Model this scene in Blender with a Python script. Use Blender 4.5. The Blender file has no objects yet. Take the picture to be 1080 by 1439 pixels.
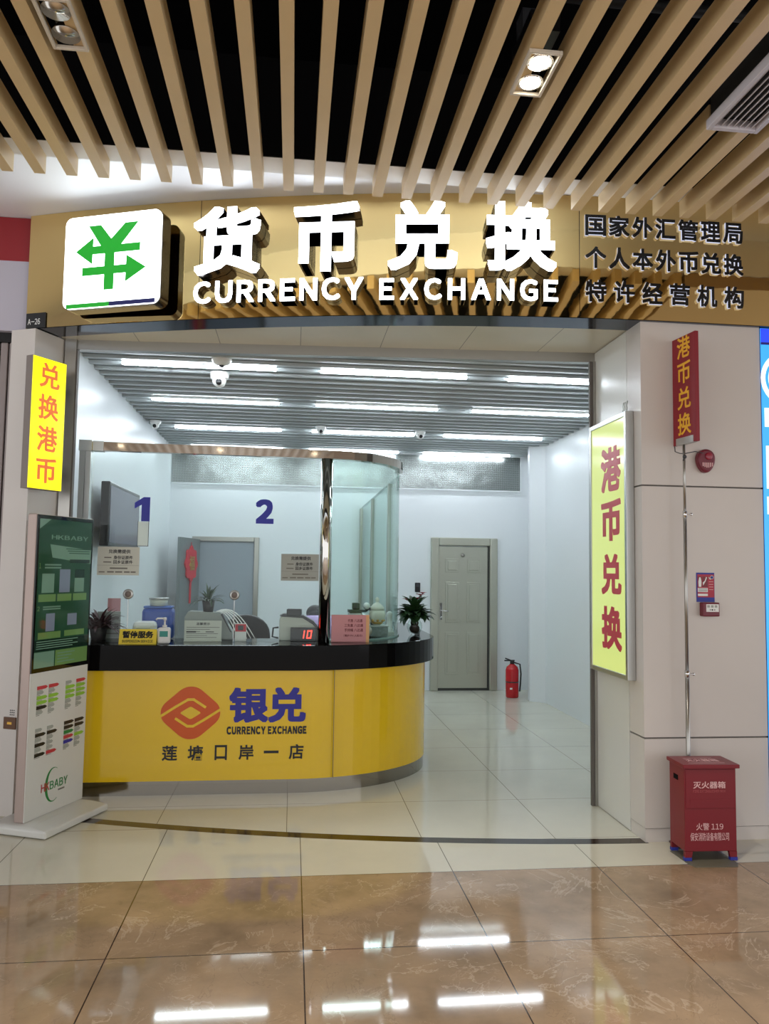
import bpy, bmesh, math, random
from mathutils import Vector, Matrix
random.seed(7)
C = bpy.context.scene.collection
PI = math.pi

# ------------------------------------------------------------------ camera
F_PX, PITCH, YAW, ROLL, CAM_H = 1098.4, 0.07366, 0.11568, 0.014155, 1.5921
cd = bpy.data.cameras.new('camera'); cam = bpy.data.objects.new('camera', cd); C.objects.link(cam)
cd.sensor_fit = 'VERTICAL'; cd.sensor_height = 36.0; cd.lens = F_PX / 1439 * 36.0
cd.clip_start = 0.05; cd.clip_end = 100
_cy, _sy, _cp, _sp = math.cos(YAW), math.sin(YAW), math.cos(PITCH), math.sin(PITCH)
_fw = Vector((_sy*_cp, _cy*_cp, _sp)); _rt = Vector((_cy, -_sy, 0)); _up = _rt.cross(_fw)
_r = _rt*math.cos(ROLL) + _up*math.sin(ROLL); _u = -_rt*math.sin(ROLL) + _up*math.cos(ROLL)
cam.matrix_world = Matrix(((_r.x, _u.x, -_fw.x, 0), (_r.y, _u.y, -_fw.y, 0), (_r.z, _u.z, -_fw.z, CAM_H), (0, 0, 0, 1)))
bpy.context.scene.camera = cam

# ------------------------------------------------------------------ world, exposure
sc = bpy.context.scene
sc.view_settings.view_transform = 'Standard'; sc.view_settings.look = 'None'
sc.cycles.transparent_max_bounces = 32; sc.view_settings.exposure = 1.0; sc.view_settings.gamma = 1.0; sc.view_settings.use_curve_mapping = False
w = bpy.data.worlds.new('mall_ambient'); sc.world = w; w.use_nodes = True
bg = w.node_tree.nodes['Background']; bg.inputs[0].default_value = (0.98, 0.98, 1.0, 1); bg.inputs[1].default_value = 0.76
LED_POWER = 23.0        # shop strip lights (emission strength)
SPOT_POWER = 45.0       # mall downlights (watts each)

# ------------------------------------------------------------------ materials
def lin(r, g, b):
    f = lambda c: (c/255)/12.92 if c/255 <= .04045 else ((c/255+.055)/1.055)**2.4
    return (f(r), f(g), f(b), 1)
MATS = {}
def mat(name, rgb, rough=.5, metal=0., spec=.5, emit=None, es=0., bump=0., bscale=40., vary=0., coat=0.):
    if name in MATS: return MATS[name]
    m = bpy.data.materials.new(name); m.use_nodes = True; N = m.node_tree.nodes; L = m.node_tree.links; b = N['Principled BSDF']
    b.inputs['Base Color'].default_value = lin(*rgb); b.inputs['Roughness'].default_value = rough; b.inputs['Metallic'].default_value = metal
    b.inputs['Specular IOR Level'].default_value = spec
    if coat: b.inputs['Coat Weight'].default_value = coat; b.inputs['Coat Roughness'].default_value = .05
    if emit: b.inputs['Emission Color'].default_value = lin(*emit); b.inputs['Emission Strength'].default_value = es
    if bump or vary:
        tc = N.new('ShaderNodeTexCoord'); nz = N.new('ShaderNodeTexNoise'); nz.inputs['Scale'].default_value = bscale; nz.inputs['Detail'].default_value = 4
        L.new(tc.outputs['Object'], nz.inputs['Vector'])
        if bump:
            bn = N.new('ShaderNodeBump'); bn.inputs['Strength'].default_value = bump; bn.inputs['Distance'].default_value = .02
            L.new(nz.outputs['Fac'], bn.inputs['Height']); L.new(bn.outputs['Normal'], b.inputs['Normal'])
        if vary:
            mx = N.new('ShaderNodeMix'); mx.data_type = 'RGBA'
            mx.inputs['A'].default_value = lin(*[c*(1-vary) for c in rgb]); mx.inputs['B'].default_value = lin(*[min(255, c*(1+vary)) for c in rgb])
            L.new(nz.outputs['Fac'], mx.inputs['Factor']); L.new(mx.outputs['Result'], b.inputs['Base Color'])
    MATS[name] = m; return m
def math_node(N, L, op, a, b=None, c=None):
    n = N.new('ShaderNodeMath'); n.operation = op
    for i, v in enumerate((a, b, c)):
        if v is None: continue
        if isinstance(v, (int, float)): n.inputs[i].default_value = v
        else: L.new(v, n.inputs[i])
    return n.outputs[0]
def grid_mask(N, L, x0, y0, step, half, axes='xy'):
    g = N.new('ShaderNodeNewGeometry'); s = N.new('ShaderNodeSeparateXYZ'); L.new(g.outputs['Position'], s.inputs[0])
    out = []
    for ax, o in (('x', x0), ('y', y0)):
        if ax not in axes: continue
        v = math_node(N, L, 'DIVIDE', math_node(N, L, 'SUBTRACT', s.outputs['X' if ax == 'x' else 'Y'], o-step*50), step)
        fr = math_node(N, L, 'FRACT', v)
        d = math_node(N, L, 'MINIMUM', fr, math_node(N, L, 'SUBTRACT', 1.0, fr))
        out.append(math_node(N, L, 'LESS_THAN', d, half/step))
    return out[0] if len(out) == 1 else math_node(N, L, 'MAXIMUM', out[0], out[1])
def tile_mat(name, base, grout, x0, y0, step, half, rough, axes='xy', veins=False, spec=.5):
    m = bpy.data.materials.new(name); m.use_nodes = True; N = m.node_tree.nodes; L = m.node_tree.links; b = N['Principled BSDF']
    b.inputs['Roughness'].default_value = rough; b.inputs['Specular IOR Level'].default_value = spec
    g = N.new('ShaderNodeNewGeometry')
    n1 = N.new('ShaderNodeTexNoise'); n1.inputs['Scale'].default_value = 2.2 if veins else 1.2; n1.inputs['Detail'].default_value = 9; n1.inputs['Roughness'].default_value = .62
    L.new(g.outputs['Position'], n1.inputs['Vector'])
    cr = N.new('ShaderNodeValToRGB'); k = .16 if veins else .03
    cr.color_ramp.elements[0].position = .3; cr.color_ramp.elements[0].color = lin(*[c*(1-k) for c in base])
    cr.color_ramp.elements[1].position = .7; cr.color_ramp.elements[1].color = lin(*[min(255, c*(1+k*.8)) for c in base])
    L.new(n1.outputs['Fac'], cr.inputs['Fac']); col = cr.outputs['Color']
    if veins:
        for sc_, wd, st, rgb in ((1.5, .010, .45, (205, 184, 158)), (3.6, .012, .3, (196, 172, 146)), (2.4, .008, .3, (104, 84, 68))):
            n2 = N.new('ShaderNodeTexNoise'); n2.inputs['Scale'].default_value = sc_; n2.inputs['Detail'].default_value = 8; n2.inputs['Roughness'].default_value = .6; n2.inputs['Distortion'].default_value = 1.2
            mp = N.new('ShaderNodeMapping'); mp.inputs['Location'].default_value = (sc_*3.1, sc_*1.7, 0); L.new(g.outputs['Position'], mp.inputs['Vector']); L.new(mp.outputs['Vector'], n2.inputs['Vector'])
            d = math_node(N, L, 'ABSOLUTE', math_node(N, L, 'SUBTRACT', n2.outputs['Fac'], .5))
            v = math_node(N, L, 'MULTIPLY', math_node(N, L, 'MAXIMUM', math_node(N, L, 'SUBTRACT', 1.0, math_node(N, L, 'DIVIDE', d, wd)), 0.0), st)
            n3 = N.new('ShaderNodeTexNoise'); n3.inputs['Scale'].default_value = sc_*.9; L.new(g.outputs['Position'], n3.inputs['Vector'])
            v = math_node(N, L, 'MULTIPLY', v, math_node(N, L, 'GREATER_THAN', n3.outputs['Fac'], .5))
            mx = N.new('ShaderNodeMix'); mx.data_type = 'RGBA'; L.new(v, mx.inputs['Factor']); L.new(col, mx.inputs['A']); mx.inputs['B'].default_value = lin(*rgb); col = mx.outputs['Result']
    mx = N.new('ShaderNodeMix'); mx.data_type = 'RGBA'; L.new(grid_mask(N, L, x0, y0, step, half, axes), mx.inputs['Factor']); L.new(col, mx.inputs['A']); mx.inputs['B'].default_value = lin(*grout)
    L.new(mx.outputs['Result'], b.inputs['Base Color']); MATS[name] = m; return m
def glass_mat(name, tint, base=.04):
    m = bpy.data.materials.new(name); m.use_nodes = True; N = m.node_tree.nodes; L = m.node_tree.links; N.clear()
    o = N.new('ShaderNodeOutputMaterial'); t = N.new('ShaderNodeBsdfTransparent'); t.inputs[0].default_value = lin(*tint)
    g = N.new('ShaderNodeBsdfGlossy'); g.inputs['Roughness'].default_value = .01
    lw = N.new('ShaderNodeFresnel'); ge = N.new('ShaderNodeNewGeometry'); L.new(math_node(N, L, 'MULTIPLY_ADD', ge.outputs['Backfacing'], 1/1.3-1.3, 1.3), lw.inputs[0]); mx = N.new('ShaderNodeMixShader')
    L.new(lw.outputs[0], mx.inputs[0]); L.new(t.outputs[0], mx.inputs[1]); L.new(g.outputs[0], mx.inputs[2]); L.new(mx.outputs[0], o.inputs[0]); MATS[name] = m; return m
def perforated_mat(name):
    m = mat(name, (175, 180, 178), .26, .9); N = m.node_tree.nodes; L = m.node_tree.links; b = N['Principled BSDF']
    g = N.new('ShaderNodeNewGeometry'); s = N.new('ShaderNodeSeparateXYZ'); L.new(g.outputs['Position'], s.inputs[0])
    a = math_node(N, L, 'SINE', math_node(N, L, 'MULTIPLY', s.outputs['X'], 2*PI/.016)); c = math_node(N, L, 'SINE', math_node(N, L, 'MULTIPLY', s.outputs['Z'], 2*PI/.016))
    h = math_node(N, L, 'GREATER_THAN', math_node(N, L, 'ADD', a, c), .62)
    mx = N.new('ShaderNodeMix'); mx.data_type = 'RGBA'; L.new(h, mx.inputs['Factor']); mx.inputs['A'].default_value = lin(150, 155, 152); mx.inputs['B'].default_value = lin(48, 52, 52)
    L.new(mx.outputs['Result'], b.inputs['Base Color'])
    nz = N.new('ShaderNodeTexNoise'); nz.inputs['Scale'].default_value = 2.0; bn = N.new('ShaderNodeBump'); bn.inputs['Strength'].default_value = .25; bn.inputs['Distance'].default_value = .1
    L.new(g.outputs['Position'], nz.inputs['Vector']); L.new(nz.outputs['Fac'], bn.inputs['Height']); L.new(bn.outputs['Normal'], b.inputs['Normal'])
    return m

M_WALL = mat('white_wall', (222, 226, 228), .35)
M_PIER = mat('beige_cladding', (208, 202, 196), .28, vary=.015, bscale=3)
M_GAP = mat('dark_joint', (100, 95, 90), .7)
M_REVEAL = mat('reveal_panel', (214, 214, 208), .25)
M_BLACK = mat('black_void', (8, 8, 10), .9, spec=.1)
M_DUCT = mat('black_pipe', (16, 16, 18), .6)
M_WOOD = mat('tan_batten', (206, 181, 136), .38, vary=.03, bscale=6)
M_LOUVRE = mat('light_baffle', (186, 194, 196), .4)
M_LBACK = mat('grey_board', (112, 120, 122), .5)
M_SOFFIT = mat('soffit_white', (236, 239, 244), .45)
M_UNDER = tile_mat('cream_soffit', (206, 200, 182), (120, 114, 100), .02, 0, .56, .0025, .3, axes='x')
M_STEEL = mat('brushed_steel', (168, 166, 160), .3, 1.0, bump=.02, bscale=60)
M_MIRROR = mat('mirror_steel', (205, 203, 198), .05, 1.0)
M_CHROME = mat('chrome', (215, 215, 215), .08, 1.0)
M_GOLD = mat('gold_mirror', (224, 196, 134), .04, 1.0, bump=.12, bscale=2.2)
M_DARKMETAL = mat('black_gloss_metal', (62, 66, 80), .09, 1.0)
M_GRANITE = mat('black_granite', (7, 7, 8), .06, spec=.12, vary=.3, bscale=90)
M_YELLOW = mat('yellow_panel', (236, 196, 28), .16, coat=.3)
M_ORANGE = mat('orange_vinyl', (216, 92, 34), .4)
M_NAVY = mat('navy_vinyl', (40, 40, 150), .4)
M_INK = mat('black_vinyl', (14, 14, 16), .4)
M_BLUE = mat('blue_vinyl', (24, 34, 158), .4)
M_LETTER = mat('letter_white_lit', (250, 250, 250), .4, emit=(240, 247, 255), es=3.8)
M_LETSIDE = mat('letter_side_dark', (70, 66, 62), .18, .9)
M_LEDGE = mat('letter_edge_lit', (235, 235, 240), .4, emit=(235, 240, 255), es=0.1)
M_BLKLET = mat('letter_black', (10, 10, 14), .25)
M_BOXWHITE = mat('lightbox_white', (250, 250, 250), .3, emit=(240, 248, 255), es=2.6)
M_BOXGREEN = mat('lightbox_green', (20, 150, 36), .4, emit=(24, 180, 42), es=0.2)
M_BOXNAVY = mat('lightbox_navy', (24, 28, 90), .4, emit=(24, 28, 90), es=0.12)
M_YLIT = mat('yellow_lit', (250, 240, 30), .25, emit=(255, 244, 12), es=0.5)
M_ORLIT = mat('orange_lit', (226, 116, 60), .4, emit=(226, 112, 40), es=0.28)
M_GYLIT = mat('pale_yellow_lit', (120, 126, 84), .12, emit=(226, 242, 142), es=0.36)
M_MAROON = mat('maroon_lit', (150, 50, 60), .4, emit=(160, 50, 62), es=0.2)
M_ALU = mat('aluminium', (186, 188, 186), .32, .85)
M_GREYBOX = mat('sign_side_grey', (128, 118, 112), .5)
M_LED = mat('led_diffuser', (250, 250, 250), .5, emit=(236, 246, 255), es=LED_POWER)
M_WHITEP = mat('white_plastic', (232, 233, 230), .3)
M_KIOSK = mat('kiosk_white', (212, 212, 206), .3)
M_KSIDE = mat('kiosk_side', (176, 158, 150), .35, .3)
M_BLACKP = mat('black_plastic', (18, 18, 20), .3)
M_DGREY = mat('dark_grey', (58, 60, 64), .4)
M_RED = mat('fire_box_red', (120, 16, 30), .35)
M_FRED = mat('extinguisher_red', (190, 22, 32), .22)
M_MARRED = mat('maroon_plastic', (110, 18, 40), .35)
M_PINKTXT = mat('faded_white_paint', (226, 186, 186), .6)
M_BANRED = mat('banner_red', (136, 18, 34), .5)
M_BANYEL = mat('banner_yellow', (236, 178, 40), .5)
M_DOORST = mat('door_steel', (182, 182, 168), .34, .55, bump=.03, bscale=20)
M_DOORDK = mat('door_reveal_dark', (56, 56, 52), .5)
M_GREYDOOR = mat('inner_door_grey', (146, 156, 164), .4)
M_LEAFDOOR = mat('open_leaf_grey', (112, 120, 120), .35, .2)
M_GLASS = glass_mat('clear_glass', (250, 254, 253))
M_GLASSE = glass_mat('curved_glass', (241, 251, 248))
M_GLASSEDGE = mat('glass_edge_green', (120, 160, 150), .15)
M_PAPER = mat('notice_paper', (206, 208, 196), .5)
M_PAPERG = mat('notice_grey', (160, 164, 156), .45)
M_PINK = mat('pink_card', (206, 146, 150), .6)
M_YSIGN = mat('yellow_card', (240, 214, 62), .5)
M_INKG = mat('grey_print', (120, 118, 110), .6)
M_LEAF = mat('leaf_green', (34, 62, 30), .4, vary=.35, bscale=12)
M_LEAFR = mat('leaf_dark_red', (64, 34, 36), .45, vary=.35, bscale=12)
M_FLOWER = mat('flower_red', (158, 28, 48), .4)
M_POT = mat('pot_dark', (40, 40, 40), .4)
M_BLUEBAG = mat('blue_plastic', (44, 80, 170), .4, vary=.15, bscale=14)
M_SKIN = mat('skin', (214, 168, 142), .5)
M_HAIR = mat('hair_black', (16, 14, 14), .5)
M_LILAC = mat('lilac_shirt', (196, 172, 220), .7)
M_TVSCR = mat('tv_screen', (84, 82, 98), .2, spec=.3)
M_WINE = mat('red_panel', (150, 34, 42), .4)
M_LGREY = mat('neighbour_panel', (186, 182, 194), .5)
M_SHUT = mat('shutter_grey', (150, 140, 138), .5, .2)
M_BSCREEN = mat('blue_led', (60, 160, 250), .3, emit=(56, 158, 255), es=0.48)
M_BSCREEN2 = mat('deep_blue_led', (40, 70, 220), .3, emit=(40, 70, 230), es=0.45)
M_BSWHITE = mat('white_led', (240, 245, 255), .3, emit=(226, 240, 255), es=0.5)
M_SCRGREEN = mat('kiosk_green', (26, 58, 40), .06, emit=(44, 92, 60), es=0.06)
M_SCRLIGHT = mat('kiosk_pale', (92, 122, 104), .06, emit=(128, 160, 134), es=0.07)
M_SCRLIME = mat('kiosk_lime', (92, 122, 74), .06, emit=(112, 150, 66), es=0.06)
M_SCRGREY = mat('kiosk_greyblue', (104, 112, 126), .06, emit=(130, 142, 160), es=0.07)
M_SCRDARK = mat('kiosk_darkgreen', (16, 38, 26), .06, emit=(20, 52, 34), es=0.04)
M_GREENPR = mat('green_print', (30, 130, 60), .4)
M_LIMEPR = mat('lime_print', (140, 190, 60), .4)
M_REDPR = mat('red_print', (190, 50, 60), .4)
M_REDLED = mat('red_digit', (255, 70, 60), .4, emit=(255, 70, 55), es=1.2)
M_GOLDP = mat('gold_paint', (206, 160, 70), .3, .7)
M_LAMP = mat('spot_lamp_lit', (255, 250, 235), .4, emit=(255, 246, 226), es=14.0)
M_REFL = mat('spot_reflector', (190, 186, 178), .18, 1.0)
M_SILVERTRIM = mat('fixture_trim', (205, 196, 180), .35)
M_VENT = mat('vent_white', (196, 192, 198), .45)
M_KNOT = mat('knot_red', (196, 30, 48), .6)
M_BROWNPL = mat('brown_plate', (92, 60, 36), .4, .3)
M_MAT = mat('grey_floor_mat', (104, 100, 84), .5)
M_TAPE = mat('blue_tape', (40, 50, 150), .5)
M_PERF = perforated_mat('perforated_steel')
M_BROWN = tile_mat('brown_marble_tile', (154, 129, 101), (66, 50, 40), -.7193, 4.2035, .8, .0028, .05, veins=True, spec=.5)
M_CREAMO = tile_mat('cream_tile_outer', (202, 196, 176), (96, 88, 76), -.7193, 4.2035, .8, .0022, .05, spec=.55)
M_CREAMI = tile_mat('cream_tile_shop', (202, 199, 184), (120, 114, 102), 0, 5.46, .8, .0022, .035, spec=.55)
M_STRIP = mat('dark_brown_stone', (46, 30, 20), .12)

# ------------------------------------------------------------------ mesh builder
WL = {}
def frame(o, xd, n):
    """local x = xd (horizontal), y = world up, z = n (outwards)"""
    x = Vector(xd).normalized(); z = Vector(n).normalized(); y = z.cross(x).normalized(); o = Vector(o)
    return Matrix(((x.x, y.x, z.x, o.x), (x.y, y.y, z.y, o.y), (x.z, y.z, z.z, o.z), (0, 0, 0, 1)))
def front(x, y, z, ang=0.):      # a frame facing the viewer, turned by ang about the vertical
    return frame((x, y, z), (math.cos(ang), math.sin(ang), 0), (math.sin(ang), -math.cos(ang), 0))
_gc = {}
def glyph(ch, base, ext):
    k = (ch, base, ext)
    if k not in _gc:
        c = bpy.data.curves.new('lettering_curve', 'FONT'); c.body = ch; c.size = 1; c.extrude = ext; c.offset = base; c.resolution_u = 3
        o = bpy.data.objects.new('lettering_curve', c); C.objects.link(o); bpy.context.view_layer.update()
        dg = bpy.context.evaluated_depsgraph_get(); m = bpy.data.meshes.new_from_object(o.evaluated_get(dg))
        _gc[k] = ([v.co.copy() for v in m.vertices], [tuple(p.vertices) for p in m.polygons])
        bpy.data.objects.remove(o); bpy.data.curves.remove(c); bpy.data.meshes.remove(m)
    return _gc[k]
_tc = {}
def text_mesh(body, bold, ext):
    """one line of sans lettering at size 1; bold = extra stroke weight on every side"""
    k = (body, bold, ext)
    if k in _tc: return _tc[k]
    vs, fs = [], []; x = 0.
    base = min(bold, .008); s = bold-base
    sh = [(0., 0.)] if s < .004 else [(0., 0.)]+[(s*a, s*c) for a in (-1, 0, 1) for c in (-1, 0, 1) if a or c]
    for ch in body:
        if ch == ' ': x += .28; continue
        wide = ord(ch) > 0x2e00
        gv, gf = glyph(ch if wide else chr(ord(ch)+0xfee0), base, ext)
        lo = min(v.x for v in gv); hi = max(v.x for v in gv); ox = x if wide else x-lo+bold
        for q, (dx, dy) in enumerate(sh):
            n = len(vs); vs += [Vector((v.x+ox+dx, v.y+dy, v.z+(.002*q if v.z > 0 else 0))) for v in gv]; fs += [tuple(n+i for i in f) for f in gf]
        x += 1.0 if wide else hi-lo+.09+2*bold
    _tc[k] = (vs, fs); return vs, fs
class MB:
    def __init__(s, M=None): s.bm = bmesh.new(); s.M = M or Matrix.Identity(4); s.mats = []
    def mi(s, m):
        if m is None: return 0
        if m not in s.mats: s.mats.append(m)
        return s.mats.index(m)
    def raw(s, vs, fs, m=None, smooth=False):
        i = s.mi(m); bv = [s.bm.verts.new(s.M @ Vector(v)) for v in vs]
        for f in fs:
            try: fc = s.bm.faces.new([bv[k] for k in f]); fc.material_index = i; fc.smooth = smooth
            except ValueError: pass
        return s
    def box(s, x0, x1, y0, y1, z0, z1, m=None, bev=0.):
        if bev:
            t = bmesh.new(); bmesh.ops.create_cube(t, size=1)
            for v in t.verts: v.co = Vector(((x0+x1)/2+v.co.x*(x1-x0), (y0+y1)/2+v.co.y*(y1-y0), (z0+z1)/2+v.co.z*(z1-z0)))
            bmesh.ops.bevel(t, geom=t.edges[:], offset=bev, segments=2, affect='EDGES', profile=.5)
            vs = [v.co.copy() for v in t.verts]; idx = {v: i for i, v in enumerate(t.verts)}; fs = [[idx[v] for v in f.verts] for f in t.faces]; t.free()
            return s.raw(vs, fs, m)
        vs = [(x, y, z) for z in (z0, z1) for y in (y0, y1) for x in (x0, x1)]
        return s.raw(vs, [(0, 2, 3, 1), (4, 5, 7, 6), (0, 1, 5, 4), (2, 6, 7, 3), (0, 4, 6, 2), (1, 3, 7, 5)], m)
    def prism(s, poly, z0, z1, m=None, m_top=None):
        n = len(poly); a = sum(poly[i][0]*poly[(i+1) % n][1]-poly[(i+1) % n][0]*poly[i][1] for i in range(n))
        if a < 0: poly = poly[::-1]
        vs = [(x, y, z0) for x, y in poly]+[(x, y, z1) for x, y in poly]
        s.raw(vs, [tuple(range(n))[::-1]]+[(i, (i+1) % n, n+(i+1) % n, n+i) for i in range(n)] + ([] if m_top else [tuple(range(n, 2*n))]), m)
        if m_top: s.raw(vs[n:], [tuple(range(n))], m_top)
        return s
    def band(s, pa, pb, z0, z1, m=None, closed_ends=True):
        """solid between two polylines of equal length (outer pa, inner pb)"""
        n = len(pa); vs = [(x, y, z) for z in (z0, z1) for p in (pa, pb) for x, y in p]; q = lambda k, j, i: k*2*n+j*n+i; fs = []
        for i in range(n-1):
            fs += [(q(0, 0, i), q(0, 0, i+1), q(1, 0, i+1), q(1, 0, i)), (q(0, 1, i+1), q(0, 1, i), q(1, 1, i), q(1, 1, i+1)),
                   (q(1, 0, i), q(1, 0, i+1), q(1, 1, i+1), q(1, 1, i)), (q(0, 0, i+1), q(0, 0, i), q(0, 1, i), q(0, 1, i+1))]
        fs += [(q(0, 1, 0), q(0, 0, 0), q(1, 0, 0), q(1, 1, 0)), (q(0, 0, n-1), q(0, 1, n-1), q(1, 1, n-1), q(1, 0, n-1))]
        return s.raw(vs, fs, m)
    def tube(s, pts, r, m=None, n=12, smooth=True):
        pts = [Vector(p) for p in pts]; rr = r if isinstance(r, (list, tuple)) else [r]*len(pts); vs = []; fs = []
        t0 = (pts[1]-pts[0]).normalized(); ref = Vector((0, 0, 1)) if abs(t0.z) < .9 else Vector((1, 0, 0)); u = t0.cross(ref).normalized()
        for i, p in enumerate(pts):
            t = (pts[min(i+1, len(pts)-1)]-pts[max(i-1, 0)]).normalized(); u = (u-t*u.dot(t)).normalized(); v = t.cross(u)
            vs += [p+(u*math.cos(2*PI*k/n)+v*math.sin(2*PI*k/n))*rr[i] for k in range(n)]
        for i in range(len(pts)-1): fs += [(i*n+k, i*n+(k+1) % n, (i+1)*n+(k+1) % n, (i+1)*n+k) for k in range(n)]
        s.raw(vs, fs+[tuple(range(n))[::-1], tuple(range((len(pts)-1)*n, len(pts)*n))], m, smooth); return s
    def lathe(s, prof, c, m=None, n=28, axis='z', smooth=True):
        """prof: (radius, height) list; axis z or y (local)"""
        c = Vector(c); vs = []; fs = []
        for r, h in prof:
            for k in range(n):
                a = 2*PI*k/n; p = Vector((r*math.cos(a), r*math.sin(a), h)) if axis == 'z' else Vector((r*math.cos(a), h, -r*math.sin(a))) if axis == 'y' else Vector((h, r*math.cos(a), r*math.sin(a)))
                vs.append(c+p)
        for i in range(len(prof)-1): fs += [(i*n+k, i*n+(k+1) % n, (i+1)*n+(k+1) % n, (i+1)*n+k) for k in range(n)]
        fs += [tuple(range(n))[::-1], tuple(range((len(prof)-1)*n, len(prof)*n))]
        return s.raw(vs, fs, m, smooth)
    def ball(s, c, r, m=None, n=16, sz=(1, 1, 1)):
        prof = [(max(1e-4, r*math.sin(PI*i/10)), -r*math.cos(PI*i/10)) for i in range(11)]; t = MB(); t.lathe(prof, (0, 0, 0), None, n)
        vs = [Vector(c)+Vector((v.co.x*sz[0], v.co.y*sz[1], v.co.z*sz[2])) for v in t.bm.verts]; idx = {v: i for i, v in enumerate(t.bm.verts)}
        fs = [[idx[v] for v in f.verts] for f in t.bm.faces]; t.bm.free(); return s.raw(vs, fs, m, True)
    def text(s, body, x0, x1, y0, y1, z=0., depth=.002, m=None, bold=.012, m_side=None, keep=False):
        """lettering whose outline fills the given box; depth goes outwards from z"""
        vs, fs = text_mesh(body, bold, .05); lo = [min(v[i] for v in vs) for i in (0, 1)]; hi = [max(v[i] for v in vs) for i in (0, 1)]
        sx = (x1-x0)/(hi[0]-lo[0]); sy = (y1-y0)/(hi[1]-lo[1])
        if keep: sx = sy = min(sx, sy)
        ox = (x0+x1)/2-sx*(lo[0]+hi[0])/2; oy = (y0+y1)/2-sy*(lo[1]+hi[1])/2
        out = [(ox+v.x*sx, oy+v.y*sy, z+(depth+(v.z-.05)*.02 if v.z > 0 else 0)) for v in vs]
        if m_side is None: return s.raw(out, fs, m)
        zs = [v.z for v in vs]; f_front = [f for f in fs if all(zs[k] > 0 for k in f)]; f_rest = [f for f in fs if not all(zs[k] > 0 for k in f)]
        s.raw(out, f_rest, m_side); s.raw(out, f_front, m); return s
    def poly(s, pts, z, depth, m=None):
        """flat outline in the local x-y plane, thickness outwards"""
        return s.prism(pts, z, z+depth, m)
    def build(s, name, m=None, parent=None, bev=0., smooth=False):
        vs = s.bm.verts
        lo = Vector([min(v.co[i] for v in vs) for i in range(3)]); hi = Vector([max(v.co[i] for v in vs) for i in range(3)]); c = (lo+hi)/2; c.z = lo.z
        for v in vs: v.co -= c
        bmesh.ops.recalc_face_normals(s.bm, faces=s.bm.faces[:])
        me = bpy.data.meshes.new(name); s.bm.to_mesh(me); s.bm.free()
        for mm in (s.mats or [m]): me.materials.append(mm)
        o = bpy.data.objects.new(name, me); C.objects.link(o); WL[o] = c.copy()
        if parent is not None: o.parent = parent; o.location = c-WL[parent]
        else: o.location = c
        if bev:
            b = o.modifiers.new('bevel', 'BEVEL'); b.width = bev; b.segments = 2; b.limit_method = 'ANGLE'
        if smooth:
            for p in me.polygons: p.use_smooth = True
        return o
def tag(o, label, cat, group=None, kind=None):
    o['label'] = label; o['category'] = cat
    if group: o['group'] = group
    if kind: o['kind'] = kind
    return o
def thing(name, label, cat, loc, group=None):
    o = bpy.data.objects.new(name, None); C.objects.link(o); o.location = loc; o.empty_display_size = .05; WL[o] = Vector(loc); return tag(o, label, cat, group)
def struct(mb, name, m=None, parent=None, bev=0.):
    o = mb.build(name, m, parent, bev)
    if parent is None: o['kind'] = 'structure'
    return o
def dup(root, delta, label=None, group=None):
    r = root.copy(); C.objects.link(r); r.location = root.location+Vector(delta)
    if label: r['label'] = label
    if group: r['group'] = group
    for ch in list(root.children):
        c = ch.copy(); C.objects.link(c); c.parent = r
        for g in list(ch.children):
            d = g.copy(); C.objects.link(d); d.parent = c
    return r

# ------------------------------------------------------------------ plan curves
def arc(x): return 4.52+.047*max(0., 2.4-x)**2           # front line of the bowed gold fascia
def arc_ang(x): return math.atan(-2*.047*max(0., 2.4-x))
XL = -1.80
HL, HR = (-1.56, 5.565), (2.13, 5.285)                    # header line of the shop opening
def hdr(x): t = (x-HL[0])/(HR[0]-HL[0]); return HL[1]+t*(HR[1]-HL[1])
def counter_path(d, n=22, x0=-1.592, yend=8.2):
    p = [(x0, 5.72-d), (-.8, 5.72-d), (0, 5.72-d)]
    for i in range(1, n+1):
        t = i/n*PI/2; p.append(((1.115+d)*math.sin(t), 6.6-(.88+d)*math.cos(t)))
    return p+[(1.115+d, 7.3), (1.115+d, yend)]
def glass_path(d=0., n=20, straight=True):
    p = []
    for i in range(n+1):
        t = i/n*PI/2; p.append((.24+(.66+d)*math.sin(t), 6.72-(.79+d)*math.cos(t)))
    return p

# ------------------------------------------------------------------ floor
b = MB()
b.raw([(-6, -5, 0), (8, -5, 0), (8, 4.2035, 0), (-6, 4.2035, 0)], [(0, 1, 2, 3)], M_BROWN)
xs = [-1.9+i*.05 for i in range(82)]; xs = [x for x in xs if x <= 2.13]+[2.13]
so = [(x, arc(x)+.015, 0) for x in xs]; si = [(x, arc(x)+.105, 0) for x in xs]; n = len(xs)
for i in range(n-1):
    b.raw([(xs[i], 4.2035, 0), (xs[i+1], 4.2035, 0), so[i+1], so[i]], [(0, 1, 2, 3)], M_CREAMO)
    b.raw([so[i], so[i+1], si[i+1], si[i]], [(0, 1, 2, 3)], M_STRIP)
    b.raw([si[i], si[i+1], (xs[i+1], 10.6, 0), (xs[i], 10.6, 0)], [(0, 1, 2, 3)], M_CREAMI)
b.raw([(2.13, 4.2035, 0), (8, 4.2035, 0), (8, 5, 0), (2.13, 5, 0)], [(0, 1, 2, 3)], M_CREAMO)
b.raw([(-6, 4.2035, 0), (-1.9, 4.2035, 0), (-1.9, 6, 0), (-6, 6, 0)], [(0, 1, 2, 3)], M_CREAMO)
b.raw([(2.13, 5, 0), (3.6, 5, 0), (3.6, 10.6, 0), (2.13, 10.6, 0)], [(0, 1, 2, 3)], M_CREAMI)
struct(b, 'floor')

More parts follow.
